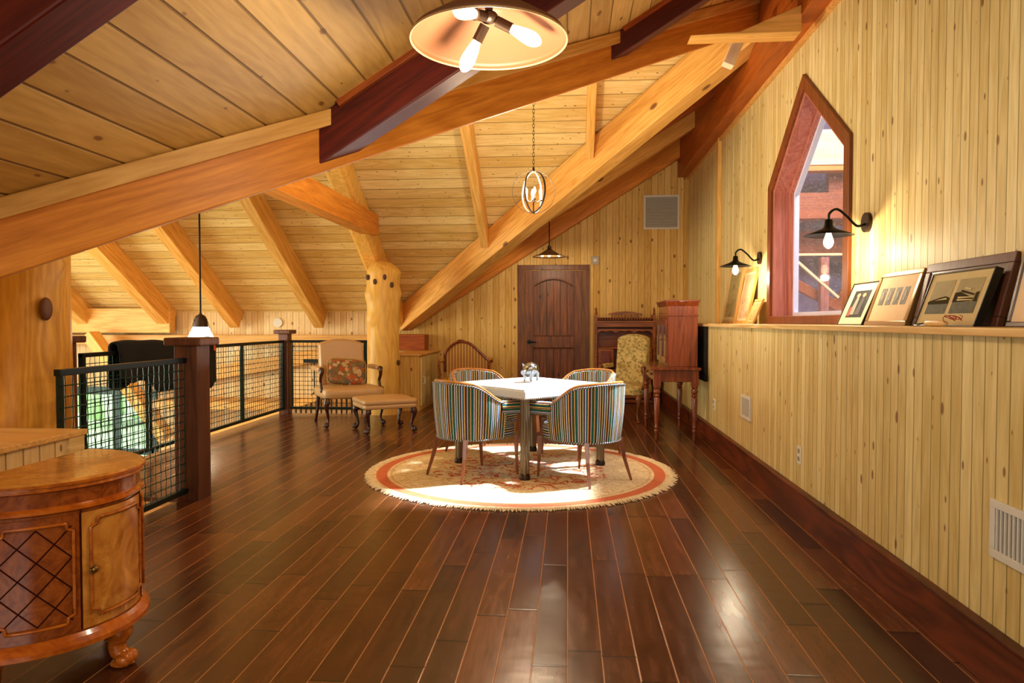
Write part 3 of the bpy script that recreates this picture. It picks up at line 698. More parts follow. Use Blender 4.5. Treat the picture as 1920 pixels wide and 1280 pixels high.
# big cone lamp
c0 = (-.285, 2.52, 2.255)
t = thing('ceiling_lamp', 'large bronze cone ceiling lamp with three filament bulbs, nearest the camera', 'lamp', c0)
sh = B(); sh.lathe([(.278, 0), (.282, .004), (.27, .022), (.19, .075), (.09, .135), (.05, .15)], seg=64, cap=False)
sh.build('shade', plain('bronze_shade', '784c2e', .5, 0, .04), t, smooth='all', solid=.003)
b = B(); b.tube([(.281*math.cos(2*PI*i/64), .281*math.sin(2*PI*i/64), 0) for i in range(64)], .004, 8, True); b.build('rim', plain('rim_metal', 'd8b080', .3, .4), t, smooth='all')
b = B(); b.lathe([(.052, .148), (.055, .18), (.02, .20), (.009, .21), (.009, .60), (.06, .605), (.06, .63)], seg=20); b.build('stem', M['bronze'], t, smooth=True)
b = B(); b.ball((0, 0, .085), (.034, .034, .022)); b.cyl((0, 0, .09), (0, 0, .15), .014); b.build('hub', M['bronze'], t, smooth=True)
for d in ((.86, .10, -.42), (-.40, .25, -.62), (-.42, -.80, -.22)):
    d = Vector(d).normalized()
    mm = d.to_track_quat('-Z', 'Y').to_matrix().to_4x4(); mm.translation = Vector((0, 0, .085)) + d*.03
    edison(t, mm, .029, .125, .055)
lamp('cone_lamp_light', 'POINT', (c0[0], c0[1], c0[2]-.16), 26, WARM, .06)
# orb chandelier
oc = (-.30, 6.07, 2.37); R = .182
t = thing('orb_chandelier', 'metal orb chandelier hanging on a chain above the card table', 'chandelier', oc)
def ringb(b, R, n, wd, th):
    n = Vector(n).normalized(); a = n.orthogonal().normalized(); c = n.cross(a); k = 56
    b.grid(lambda u, v: tuple((a*math.cos(2*PI*u)+c*math.sin(2*PI*u))*(R+th*(1 if .25 < v < .75 else 0)) + n*(wd*([-.5, .5, .5, -.5, -.5][int(round(v*4))]))), k, 4)
for nm, n_, rr, wd in (('orb_ring', (.15, -1, .0), R, .006), ('orb_ring', (.93, -.35, 0), R*.98, .015), ('orb_ring', (.80, .6, 0), R*.95, .015)):
    b = B(); ringb(b, rr, n_, wd, .004); b.build(nm, plain('weathered_iron', '2e2824', .6, .2), t, smooth=False)
b = B(); b.cyl((0, 0, R), (0, 0, R+.03), .010); b.build('loop', M['bronze'], t)
b = B(); b.cyl((0, 0, -R), (0, 0, -.03), .006); b.ball((0, 0, -.07), .016); b.build('centre_rod', M['bronze'], t)
for a in (.2, 1.77, 3.34, 4.91):
    b = B(); b.tube(catmull([(0, 0, -.07), (.03*math.cos(a), .03*math.sin(a), -.085), (.062*math.cos(a), .062*math.sin(a), -.07)], 4), .004, 6); b.cyl((.062*math.cos(a), .062*math.sin(a), -.075), (.062*math.cos(a), .062*math.sin(a), -.068), .014); b.build('candle_arm', M['bronze'], t)
for a in (.2, 1.77, 3.34, 4.91):
    p = (.062*math.cos(a), .062*math.sin(a))
    q = B().cyl((*p, -.068), (*p, -.02), .008).build('candle_sleeve', M['white'], t)
    B().lathe([(.006, 0), (.012, .018), (.008, .04), (.001, .055)], (*p, -.02), 12).build('bulb', M['bulb2'], t, smooth='all')
ch = B(); z = R+.03; i = 0
while oc[2]+z < 3.9:
    pts = [((.008*math.cos(q) if i % 2 else 0), (0 if i % 2 else .008*math.cos(q)), z+.016+.02*math.sin(q)) for q in [2*PI*k/10 for k in range(10)]]
    ch.tube(pts, .0022, 5, True); z += .031; i += 1
ch.build('chain', M['bronze'], t)
lamp('orb_light', 'POINT', (oc[0], oc[1], oc[2]-.0), 75, (1, .76, .52), .05)
# small three-bulb pendant near the door
pc = (-.272, 10.15, 2.19)
t = thing('pendant_lamp', 'small flared pendant lamp with three bulbs in front of the arched door', 'lamp', pc)
b = B(); b.lathe([(.245, 0), (.15, .035), (.06, .085), (.025, .12)], seg=40, cap=False); b.build('shade', plain('brown_shade', '8a6a44', .4, .3), t, smooth='all', solid=.003)
B().lathe([(.025, .115), (.03, .15), (.008, .16), (.008, .72)], seg=14).build('stem', M['bronze'], t, smooth=True)
for dx in (-.10, 0, .14): B().ball((dx, -.06, .012), .022, 12, 8).build('bulb', M['bulb'], t, smooth='all')
lamp('door_pendant_light', 'POINT', (pc[0], pc[1], pc[2]-.06), 14, WARM, .05)
# glass pendant over the stair hall
pc = (-4.47, 8.2, 1.06)
t = thing('glass_pendant_lamp', 'pendant lamp with glowing white glass shade on a long rod, above the nearest newel post', 'lamp', pc)
B().lathe([(.145, 0), (.13, .04), (.10, .11), (.085, .13)], seg=32).build('shade', M['glassw'], t, smooth=True)
B().lathe([(.088, .12), (.075, .22), (.055, .26), (.02, .28), (.012, .30)], seg=24).build('holder', M['bronze'], t, smooth=True)
b = B()
for a in (0, 2.1, 4.2): b.tube([(.15*math.cos(a), .15*math.sin(a), .01), (.10*math.cos(a), .10*math.sin(a), .17), (.05*math.cos(a), .05*math.sin(a), .26)], .003, 5)
b.build('wire_guard', M['bronze'], t)
B().cyl((0, 0, .28), (0, 0, 2.2), .011).build('rod', M['black'], t)
lamp('glass_pendant_light', 'POINT', (pc[0], pc[1], pc[2]-.08), 22, (1, .84, .6), .1)
# wall sconces
def sconce(y, lab):
    t = thing('wall_sconce', lab, 'wall lamp', (1.87, y, 1.87), PI, 'sconces either side of the pointed window')
    b = B(); b.tube([(0, 0, 0), (.022, 0, 0)], .062, 24); b.build('backplate', M['bronze'], t, smooth=True)
    arm = catmull([(.02, 0, -.01), (.07, 0, -.02), (.13, 0, .04), (.19, 0, .085), (.235, 0, .06), (.24, 0, .02)], 6)
    B().tube(arm, .008, 8).build('arm', M['black'], t, smooth='all')
    B().lathe([(.022, .02), (.026, -.02), (.034, -.03), (.06, -.045), (.15, -.078)], (.24, 0, 0), 32, cap=False).build('shade', M['black'], t, smooth='all', solid=.002)
    B().lathe([(.012, -.045), (.016, -.07), (.03, -.105), (.033, -.125), (.024, -.15), (.002, -.162)], (.24, 0, 0), 16).build('bulb', M['bulb'], t, smooth='all', sub=1)
    lamp('sconce_light', 'POINT', (1.63, y, 1.675), 13, WARM, .03)
sconce(4.55, 'near black gooseneck wall sconce with a lit bulb, right of the pointed window')
sconce(7.0, 'far black gooseneck wall sconce with a lit bulb, left of the pointed window')

# ================================================================== WALL FITTINGS
def vent(lab, name, org, ux, w_, h_, horiz=True, n=14):
    """org = centre, ux = 0 on x-facing wall (normal -x) or 1 on y wall (normal -y)"""
    t = thing(name, lab, 'vent', org, 0 if ux else -PI/2)
    f = .028
    b = B(); b.box(-w_/2, w_/2, -.012, 0, h_/2-f, h_/2); b.box(-w_/2, w_/2, -.012, 0, -h_/2, -h_/2+f); b.box(-w_/2, -w_/2+f, -.012, 0, -h_/2+f, h_/2-f); b.box(w_/2-f, w_/2, -.012, 0, -h_/2+f, h_/2-f)
    b.build('vent_frame', M['white'], t, bevel=.002)
    B().box(-w_/2+f, w_/2-f, -.003, 0, -h_/2+f, h_/2-f).build('vent_back', M['lou'], t)
    s_ = B()
    for i in range(n):
        if horiz:
            z = -h_/2+f+(h_-2*f)*(i+.5)/n; s_.hexa([(-w_/2+f, -.011, z-.006), (w_/2-f, -.011, z-.006), (w_/2-f, -.004, z), (-w_/2+f, -.004, z), (-w_/2+f, -.011, z-.003), (w_/2-f, -.011, z-.003), (w_/2-f, -.004, z+.003), (-w_/2+f, -.004, z+.003)])
        else:
            x = -w_/2+f+(w_-2*f)*(i+.5)/n; s_.box(x-.004, x+.002, -.011, -.003, -h_/2+f, h_/2-f)
    s_.build('louvers', M['white'], t)
vent('square louvred air vent high on the wall right of the arched door', 'air_vent', (1.455, yb, 2.965), 1, .55, .53, True, 20)
vent('small white floor-level vent on the right wainscot beyond the outlet', 'air_vent', (1.47, 5.88, .545), 0, .30, .20, False, 12)
vent('large white return vent at the right edge of the picture', 'air_vent', (1.47, 2.30, .54), 0, .46, .20, False, 18)
def outlet(lab, y, z):
    t = thing('wall_outlet', lab, 'outlet', (1.47, y, z), -PI/2)
    B().box(-.036, .036, -.007, 0, -.058, .058).build('plate', M['white'], t, bevel=.002)
    for dz in (-.025, .025): B().box(-.016, .016, -.009, -.006, dz-.014, dz+.014).build('socket', M['lou'], t)
outlet('near wall outlet on the right wainscot above the baseboard', 4.55, .405)
outlet('far wall outlet on the right wainscot, close to the writing table', 7.15, .42)
t = thing('wall_sensor', 'small white square sensor plate beside the top of the arched door', 'sensor', (.425, yb, 2.22))
B().box(-.065, .065, -.02, 0, -.065, .065).build('plate', plain('grey_plastic', 'b0a48c', .5), t, bevel=.015); B().cyl((0, -.018, 0), (0, -.03, 0), .03, .025, 20).build('lens', M['white'], t, smooth=True)
t = thing('wall_sensor', 'round white disc on the far wall above the railing corner post', 'sensor', (-4.75, yb, 1.235))
b = B(); b.tube([(0, 0, 0), (0, -.03, 0)], .075, 24); b.build('disc', M['white'], t, smooth=True)
tag(B().box(1.435, 1.468, 7.48, 8.6, .62, 1.232).build('black_panel', plain('matt_black', '070504', .8), bevel=.003), 'flat black panel standing against the wainscot behind the writing table', 'panel')

# ================================================================== FURNITURE: CARD TABLE
tx, ty = -.335, 6.06
t = thing('card_table', 'square card table with a pale leather top standing on the round rug', 'table', (tx, ty, .012), PI/4)
h = .467
def topf():
    b = B(); b.box(-h, h, -h, h, .690, .71); b.box(-h-.006, h+.006, -h-.006, h+.006, .628, .698); return b
topf().build('tabletop', M['tleather'], t, bevel=.008)
b = B()
for k in range(4):
    m = Matrix.Rotation(k*PI/2, 3, 'Z')
    for i in range(44):
        p = m @ Vector((-h+.01+i*(2*h-.02)/43, -h-.007, .636)); b.ball(p, .0045, 6, 4)
b.build('nailheads', M['brass'], t)
q = .435
for sx, sy in ((1, 1), (-1, 1), (1, -1), (-1, -1)):
    lg = B(); x, y = sx*q, sy*q
    for dx, dy in ((.014, .014), (-.014, .014), (.014, -.014), (-.014, -.014)): lg.cyl((x+dx, y+dy, .03), (x+dx, y+dy, .63), .017, seg=12)
    lg = lg.build('leg', M['steel'], t, smooth=True)
    B().lathe([(.042, 0), (.044, .02), (.036, .045), (.03, .05)], (x, y, 0), 12).build('foot', M['bronze'], lg, smooth=True)

# silver pig
pg = thing('pig_figurine', 'polished silver pig figurine standing on the card table', 'figurine', (-.325, 6.12, .7225), math.radians(-118))
b = B(); S_ = .108/.108
b.ball((-.005, 0, .112), (.085, .062, .062), 20, 14); b.ball((.06, 0, .105), (.052, .046, .048), 16, 12); b.cyl((.09, 0, .096), (.125, 0, .088), .024, .021, 14)
for sx, sy in ((.045, .032), (.045, -.032), (-.055, .034), (-.055, -.034)):
    b.tube([(sx, sy, .085), (sx, sy*1.05, .05), (sx+.003, sy*1.05, .022), (sx+.008, sy*1.05, .006)], [.022, .015, .009, .010], 10)
b.tube(catmull([(-.085, 0, .12), (-.10, .004, .13), (-.106, .012, .12), (-.10, .006, .11)], 4), .004, 6)
b.build('pig_body', M['chrome'], pg, smooth='all', remesh=.0035)
for sy in (1, -1):
    e = B(); e.prism([(.055, sy*.02, .142), (.06, sy*.045, .135), (.075, sy*.04, .168)], (.006, 0, 0)); e.build('ear', M['chrome'], pg, bevel=.002)
b = B(); b.tube([(.124, 0, .088), (.129, 0, .087)], .023, 16); b.build('snout', M['chrome'], pg, smooth=True)
for sy in (1, -1): B().ball((.097, sy*.03, .118), .005, 8, 6).build('eye', M['black'], pg, smooth='all')

# ================================================================== BARREL CHAIRS (face +Y locally)
def barrel_chair(label):
    t = thing('barrel_chair', label, 'chair', (0, 0, 0), 0, 'striped barrel chairs round the card table')
    TH = 1.0
    # plan path of the shell: u 0..1 from right front round the back to left front
    def path(u, r=0.0):
        a, bk, fw = .315-r, .315-r, .11
        arc = PI*(a+bk)/2*1.0; tot = arc+2*fw; s_ = u*tot
        if s_ < fw: return Vector((a, fw-s_, 0)), s_
        if s_ > fw+arc: return Vector((-a, s_-fw-arc, 0)), s_
        th = (s_-fw)/arc*PI; return Vector((a*math.cos(th), -bk*math.sin(th), 0)), s_
    def htop(u):
        k = abs(u-.5)*2
        if k < .45: return .775-.02*(k/.45)**2
        q = (k-.45)/.55; return .755-.145*(q*q*(3-2*q))
    def shell(u, v, inner):
        p, s_ = path(u, .045 if inner else 0); z0, z1 = (.36 if inner else .325), htop(u)-.012
        z = z0+(z1-z0)*v
        fl = (1-.12*(1-(z-.3)/.48)) if not inner else (1-.09*(1-(z-.3)/.48))
        bul = 1+.025*math.sin(v*PI)*(0 if inner else 1)
        return (p.x*fl*bul, p.y*fl*bul if p.y < 0 else p.y, z)
    L = PI*.315+.22
    uvf = lambda u, v: (u*L, v)
    b = B(); b.grid(lambda u, v: shell(u, v, False), 48, 8, uvf=uvf); b.grid(lambda u, v: shell(1-u, v, True), 48, 8, uvf=uvf)
    # close the two front edges and the top
    for e in (0, 1):
        b.grid(lambda u, v, e=e: tuple(Vector(shell(e, v, False))*(1-u)+Vector(shell(e, v, True))*u + Vector((0, .02*math.sin(u*PI), 0))), 4, 8, uvf=lambda u, v: (u*.05, v))
    b.grid(lambda u, v: tuple(Vector(shell(u, 1, False))*(1-v)+Vector(shell(u, 1, True))*v + Vector((0, 0, .01*math.sin(v*PI)))), 48, 3, uvf=uvf)
    b.build('backrest', M['stripe'], t, smooth=True)
    b = B(); pts = []
    for i in range(49):
        u = .035+.93*i/48; o_ = Vector(shell(u, 1, False)); q_ = Vector(shell(u, 1, True)); pts.append((o_+q_)/2+Vector((0, 0, .014)))
    b.tube(pts, .012, 8, flat=.8); b.build('top_rail', wood('honey_wood', 'a0622a', 'c98a48', 0, .3, 0, coat=.3), t, smooth='all')
    b = B(); b.tube([Vector(shell(i/48, 0, False))+Vector((0, 0, -.002)) for i in range(49)], .007, 6)
    for e in (0, 1): b.tube([Vector(shell(e, v/8, False)) for v in range(9)], .006, 6)
    b.tube([Vector(shell(i/48, 1, False))+Vector((0, 0, .0)) for i in range(49)], .006, 6)
    b.build('piping', M['braid'], t, smooth='all')
    # arm pads : rolled cuffs at the front of each arm
    for sx in (1, -1):
        b = B()
        def pad(u, v, sx=sx):
            th = v*2*PI; y = .07+u*.25; rr = .056*(1 if .08 < u < .92 else .8) ; return (sx*(.272+rr*.85*math.cos(th)), y, .555+ .055*(math.sin(th))*(1+0*u)+.01*(1-u))
        b.grid(pad, 8, 16, uvf=lambda u, v: (v*.32, u)); b.poly([pad(1, i/16) for i in range(16)]); b.poly([pad(0, i/16) for i in range(16)])
        b.build('armrest', M['stripe'], t, smooth='all')
        b = B(); b.hexa([(sx*.25-.018, .27, .36), (sx*.25+.018, .27, .36), (sx*.25+.018, .30, .36), (sx*.25-.018, .30, .36), (sx*.262-.016, .275, .53), (sx*.262+.016, .275, .53), (sx*.262+.016, .31, .53), (sx*.262-.016, .31, .53)])
        b.build('arm_post', M['walnut'], t, bevel=.003)
    # seat
    def seat(u, v):
        th = u*2*PI; c, s_ = math.cos(th), math.sin(th); k = (abs(c)**3.2+abs(s_)**3.2)**(-1/3.2)
        zr = [(.0, .318), (1.0, .318), (1.0, .33), (1.03, .36), (1.03, .40), (.98, .435), (.86, .452), (.5, .462), (.0, .465)]
        i = min(int(v*8), 7); f = v*8-i; r_ = zr[i][0]*(1-f)+zr[i+1][0]*f; z = zr[i][1]*(1-f)+zr[i+1][1]*f
        return (.232*k*c*r_, .06+.275*k*s_*r_, z)
    b = B(); b.grid(seat, 40, 8)
    n0 = 0
    for fi, fc in enumerate(b.f): b.uv[fi] = [(b.v[i].x*.9+.6 if abs(b.v[i].z) > .43 else b.v[i].z*1.0+.2, 0) for i in fc]
    b.build('seat', M['stripe'], t, smooth='all', weld=True)
    b = B(); b.tube([seat(i/40, .14) for i in range(40)], .007, 6, True); b.build('seat_piping', M['braid'], t, smooth='all')
    for x, y, dx, dy in ((-.235, .27, 0, .02), (.235, .27, 0, .02), (-.19, -.20, -.045, -.075), (.19, -.20, .045, -.075)):
        b = B(); b.tube([(x, y, .33), (x+dx*.35, y+dy*.35, .18), (x+dx, y+dy, 0)], [.026, .020, .013], 4); b.build('leg', M['walnut'], t, bevel=.002)
    return t
CH = [(-.775, 5.58, -45, 'striped barrel chair seen from behind at the front left of the card table'),
      (.135, 5.52, 45, 'striped barrel chair seen from behind at the front right, its edge catching daylight'),
      (-.80, 6.54, -135, 'striped barrel chair at the back left of the card table, beside the gold settee'),
      (.13, 6.58, 135, 'striped barrel chair at the back right of the card table, before the floral armchair')]
ch0 = None
for x, y, a, lab in CH:
    c = barrel_chair(lab) if ch0 is None else copy_tree(ch0)
    if ch0 is None: ch0 = c
    c['label'] = lab; c.location = (x, y, .012); c.rotation_euler = (0, 0, math.radians(a))

# ================================================================== RUG
rg = thing('round_rug', 'round cream rug with a coral border and fringe under the card table', 'rug', (-.395, 5.82, 0))
b = B(); b.lathe([(1.235, 0), (1.235, .008), (1.22, .0115), (.6, .012)], seg=96); b.build('pile', M['rug'], rg)
b = B()
for i in range(900):
    a = 2*PI*i/900+random.uniform(-.004, .004); r0 = 1.22; r1 = 1.268+random.uniform(-.02, .022); da = random.uniform(-.012, .012)
    b.tube([(r0*math.cos(a), r0*math.sin(a), .009), ((r0+r1)/2*math.cos(a+da/2), (r0+r1)/2*math.sin(a+da/2), .013), (r1*math.cos(a+da), r1*math.sin(a+da), .005)], [.0045, .0055, .003], 4)
b.build('fringe', M['fringe'], rg)['kind'] = 'stuff'

# ================================================================== CABRIOLE LEG
def cabriole(parent, x, y, ang, h, mat, claw=True, s=1.0):
    c, sn = math.cos(ang), math.sin(ang)
    prof = [(.0, h, .030), (.025, h*.86, .036), (.03, h*.72, .028), (.012, h*.5, .018), (-.004, h*.28, .014), (.006, h*.14, .015), (.02, h*.08, .02)]
    pts = catmull([(x+d*s*c, y+d*s*sn, z) for d, z, r in prof], 4); rr = lerp_list([r*s for d, z, r in prof], 4)
    b = B(); b.tube(pts, rr, 10)
    if claw:
        q = Vector((x+.028*s*c, y+.028*s*sn, .028*s)); b.ball(q, .028*s, 12, 8)
        for k in (-.9, -.3, .3, .9):
            a = ang+k; b.tube(catmull([(q.x-.01*c, q.y-.01*sn, .062*s), (q.x+.026*s*math.cos(a), q.y+.026*s*math.sin(a), .045*s), (q.x+.031*s*math.cos(a), q.y+.031*s*math.sin(a), .012*s)], 3), .007*s, 6)
    else: b.ball((x+.025*s*c, y+.025*s*sn, .014*s), (.03*s, .03*s, .014*s), 12, 6)
    b.ball((x+.02*s*c, y+.02*s*sn, h*.84), (.04*s, .04*s, .03), 12, 8)
    return b.build('leg', mat, parent, smooth='all')

def softbox(b, x0, x1, y0, y1, z0, z1, p=5, crown=.02, n=32):
    cx, cy, a, c_ = (x0+x1)/2, (y0+y1)/2, (x1-x0)/2, (y1-y0)/2
    H = z1-z0; zr = [(0, 0), (.97, 0), (1, .12*H), (1, .78*H), (.965, .93*H), (.88, H), (.5, H+crown*.8), (0, H+crown)]
    def f(u, v):
        th = u*2*PI; c, s_ = math.cos(th), math.sin(th); k = (abs(c)**p+abs(s_)**p)**(-1/p)
        i = min(int(v*7), 6); q = v*7-i; r_ = zr[i][0]*(1-q)+zr[i+1][0]*q; z = zr[i][1]*(1-q)+zr[i+1][1]*q
        return (cx+a*k*c*r_, cy+c_*k*s_*r_, z0+z)
    b.grid(f, n, 7); return b

# ================================================================== ARMCHAIRS (face -Y locally)
def armchair(name, label, loc, rz, fab, wd, W=.66, D=.62, hs=.46, hb=1.03, claw=True):
    t = thing(name, label, 'armchair', loc, rz)
    b = softbox(B(), -W/2, W/2, -D/2, D/2-.05, hs-.12, hs-.005, 9, .02, 48); b.build('seat', fab, t, smooth='all', weld=True)
    # back
    def back(u, v):   # front face outline
        pass
    b = B(); n = 14; hw = W/2-.06
    def outline(s_):
        top = [(-hw*1.0+2*hw*i/n) for i in range(n+1)]
        return [(-hw*.93*s_, hs-.10)] + [(x*s_, hb-.05+.05*max(0, math.cos(x/hw*PI/2*1.05))**.8 - (.0 if abs(x) < hw*.98 else .01)) for x in top] + [(hw*.93*s_, hs-.10)]
    yb0, tilt = D/2-.10, .16
    tp = lambda x, z: x*(1-.10*max(0, (z-hs)/(hb-hs)))
    f1 = [(tp(x, z), yb0+(z-hs)*tilt, z) for x, z in outline(1)]; f0 = [(tp(x, z), yb0-.03+(z-hs)*tilt, z-.01) for x, z in outline(.93)]
    f2 = [(tp(x, z), yb0+.085+(z-hs)*tilt, z) for x, z in outline(1)]
    k = len(f1); a0 = b.add(f0); a1 = b.add(f1); a2 = b.add(f2); b.face([a0+i for i in range(k)]); b.face([a2+i for i in reversed(range(k))])
    for i in range(k):
        j = (i+1) % k; b.face([a0+i, a0+j, a1+j, a1+i]); b.face([a1+i, a1+j, a2+j, a2+i])
    b.build('backrest', fab, t, bevel=.012, smooth=True)
    for sx in (-1, 1):
        x = sx*(W/2-.01); ya = yb0+.05
        softbox(B(), x-.035, x+.035, -.10, ya+.02, .655, .70, 5, .01, 20).build('arm_pad', fab, t, smooth='all', weld=True)
        pts = catmull([(x, -.09, .675), (x, -.155, .68), (x, -.175, .64), (x+sx*.005, -.14, .58), (x, -.11, .52), (x-sx*.0, -.14, .45), (x-sx*.01, -.16, .40)], 5)
        b = B(); b.tube(pts, lerp_list([.016, .026, .024, .02, .018, .02, .018], 5), 10); b.ball((x, -.155, .675), (.034, .03, .03)); b.ball((x+sx*.01, -.20, .43), (.02, .03, .025)); b.build('arm_support', mat_leg(name), t, smooth='all')
    for sx in (-1, 1):
        cabriole(t, sx*(W/2-.05), -D/2+.05, math.atan2(-1, sx), hs-.11, mat_leg(name), claw)
        b = B(); b.tube(catmull([(sx*(W/2-.06), D/2-.09, hs-.1), (sx*(W/2-.06), D/2-.08, .2), (sx*(W/2-.05), D/2-.02, .06), (sx*(W/2-.05), D/2+.02, 0)], 4), lerp_list([.026, .02, .017, .02], 4), 8); b.build('leg', mat_leg(name), t, smooth='all')
    return t
def mat_leg(name): return M['mahogd'] if name == 'leather_armchair' else M['walnut']
ac = armchair('leather_armchair', 'tan leather armchair with carved arms in front of the far railing', (-2.71, 8.44, 0), math.radians(32), M['leather'], .66, W=.74, D=.72)
armchair('floral_armchair', 'high-backed gold floral armchair left of the writing table', (.74, 9.02, 0), math.radians(-24), M['floralg'], .6, W=.58, D=.58, hs=.46, hb=1.09, claw=False)
# pillow on leather chair
pl = thing('cushion', 'needlepoint flower cushion with gold tassels on the leather armchair', 'cushion', (-2.73, 8.45, .625), math.radians(32)); 
def pil(u, v):
    th = u*2*PI; ph = (v-.5)*PI; c, s_ = math.cos(th), math.sin(th); k = (abs(c)**6+abs(s_)**6)**(-1/6)
    return (.225*k*c*math.cos(ph)**.35, .06*math.sin(ph)*(1-.0*abs(c)), .16*k*s_*math.cos(ph)**.35)
pm = Matrix.Rotation(math.radians(-20), 4, 'X') @ Matrix.Rotation(math.radians(6), 4, 'Y')
q = B().grid(pil, 40, 14).build('cover', M['pillow'], pl, smooth='all'); q.matrix_local = pm
b = B()
for i in range(76):
    th = 2*PI*i/76; c, s_ = math.cos(th), math.sin(th); k = (abs(c)**6+abs(s_)**6)**(-1/6); b.ball((.235*k*c+random.uniform(-.006, .006), random.uniform(-.008, .008), .17*k*s_), .011, 6, 5)
q = b.build('tassel_fringe', plain('gold_tassel', 'b08a3c', .8, 0, .4, 50), pl); q.matrix_local = pm; q['kind'] = 'stuff'
# ottoman
ot = thing('ottoman', 'tan leather ottoman with claw feet in front of the leather armchair', 'ottoman', (-2.115, 7.915, 0), math.radians(32))
b = softbox(B(), -.315, .315, -.295, .295, .325, .38, 12, .022, 64); b.build('cushion_top', M['leather'], ot, smooth='all', weld=True)
b = softbox(B(), -.31, .31, -.29, .29, .275, .328, 12, .0, 64); b.build('cushion_base', M['leather'], ot, smooth='all', weld=True)
for sx in (-1, 1):
    for sy in (-1, 1): cabriole(ot, sx*.25, sy*.23, math.atan2(sy, sx), .285, M['mahogd'], True, 1.05)

# ================================================================== GOLD SETTEE (against back wall, faces camera)
se = thing('settee', 'gold striped settee with an asymmetrical carved back beside the arched door', 'settee', (-1.50, 10.2, 0))
cur = [(-.34, .50), (-.34, .72), (-.30, .83), (-.20, .92), (-.10, .95), (.02, .93), (.12, .86), (.22, .76), (.30, .69), (.38, .66)]
cc = catmull([(x, .16, z) for x, z in cur], 4)
b = B(); b.prism([(-.34, .17, .40)] + [(p.x, .17+(0), p.z) for p in cc] + [(.38, .17, .40)], (0, .06, 0)); b.build('backrest', M['gold'], se)
b = B(); b.tube(cc, .020, 8); b.ball((-.10, .16, .965), (.06, .02, .02)); b.build('crest_rail', M['mahog'], se, smooth='all')
softbox(B(), -.35, .37, -.30, .18, .30, .43, 8, .03, 40).build('seat', M['gold'], se, smooth='all', weld=True)
for sx, zz in ((-1, .66), (1, .68)):
    x = -.36 if sx < 0 else .36
    b = B(); b.tube(catmull([(x, .16, zz), (x, -.05, zz+.01), (x, -.18, zz-.01), (x, -.21, zz-.06), (x, -.16, .50), (x, -.2, .36)], 5), .017, 8); b.build('arm', M['oak'], se, smooth='all')
    softbox(B(), x-.03, x+.03, -.13, .12, zz+.005, zz+.035, 4, .01, 16).build('arm_pad', M['gold'], se, smooth='all', weld=True)
for x in (-.32, .34):
    for y in (-.25, .14): cabriole(se, x, y, math.atan2(y, x), .31, M['walnut'], False)

# ================================================================== CARVED OAK HALL PIECE
hc = thing('carved_oak_cabinet', 'carved oak cabinet top with spindle gallery against the back wall, behind the floral armchair', 'cabinet', (.87, 10.9, 0))
b = B(); b.box(-.44, .44, .18, .22, 0, 1.30); b.build('back_panel', M['oak'], hc)
for sx in (-1, 1):
    b = B(); b.box(sx*.44-.02, sx*.44+.02, -.12, .2, 0, 1.36); b.lathe([(.02, 1.36), (.024, 1.38), (.012, 1.40), (.02, 1.425), (.006, 1.47)], (sx*.44, -.08, 0), 12); b.build('side_post', M['oak'], hc, bevel=.004)
for z, th in ((1.14, .03), (.86, .025), (.52, .03), (.06, .05)):
    B().box(-.42, .42, -.10 if z > .6 else -.14, .19, z-th, z).build('shelf', M['oak'], hc, bevel=.004)
b = B(); b.box(-.43, .43, -.13, -.09, 1.17, 1.24); b.box(-.45, .45, -.15, .19, 1.24, 1.265)
for i in range(22):
    x = -.42+i*.04; b.ball((x, -.14, 1.285), .014, 8, 6)
b.box(-.45, .45, -.13, .18, 1.30, 1.315); b.build('cornice', M['oak'], hc, bevel=.003)
b = B()
for i in range(18): b.cyl((-.20+i*.024, -.08, 1.315), (-.20+i*.024, -.08, 1.365), .006, seg=6)
b.prism([(-.27, -.09, 1.36), (.27, -.09, 1.36), (.24, -.09, 1.38), (.12, -.09, 1.40), (0, -.09, 1.41), (-.12, -.09, 1.40), (-.24, -.09, 1.38)], (0, .03, 0)); b.build('spindle_gallery', M['oak'], hc)
b = B()
for k in range(3):
    x0 = -.42+k*.28; pts = [(x0, -.10, 1.11)]+[(x0+.28*i/8, -.10, 1.085+.022*math.sin(i/8*PI*1)*(1)-.012*math.cos(i/8*4*PI)) for i in range(9)]+[(x0+.28, -.10, 1.11)]
    b.prism(pts, (0, .02, 0))
b.build('scalloped_valance', M['oak'], hc)
for k in (-1, 1):
    d = B().box(k*.29-.12, k*.29+.12, -.13, -.11, .56, .84).build('cabinet_door', M['oak'], hc, bevel=.008)
    B().box(k*.29-.08, k*.29+.08, -.137, -.128, .60, .80).build('carved_panel', M['mahog'], d, bevel=.006)
d = B().box(-.40, .40, -.14, -.12, .08, .48).build('drawer_front', M['oak'], hc, bevel=.006)
for x in (-.2, .2): B().ball((x, -.15, .28), .014, 10, 8).build('knob', M['brass'], d, smooth='all')
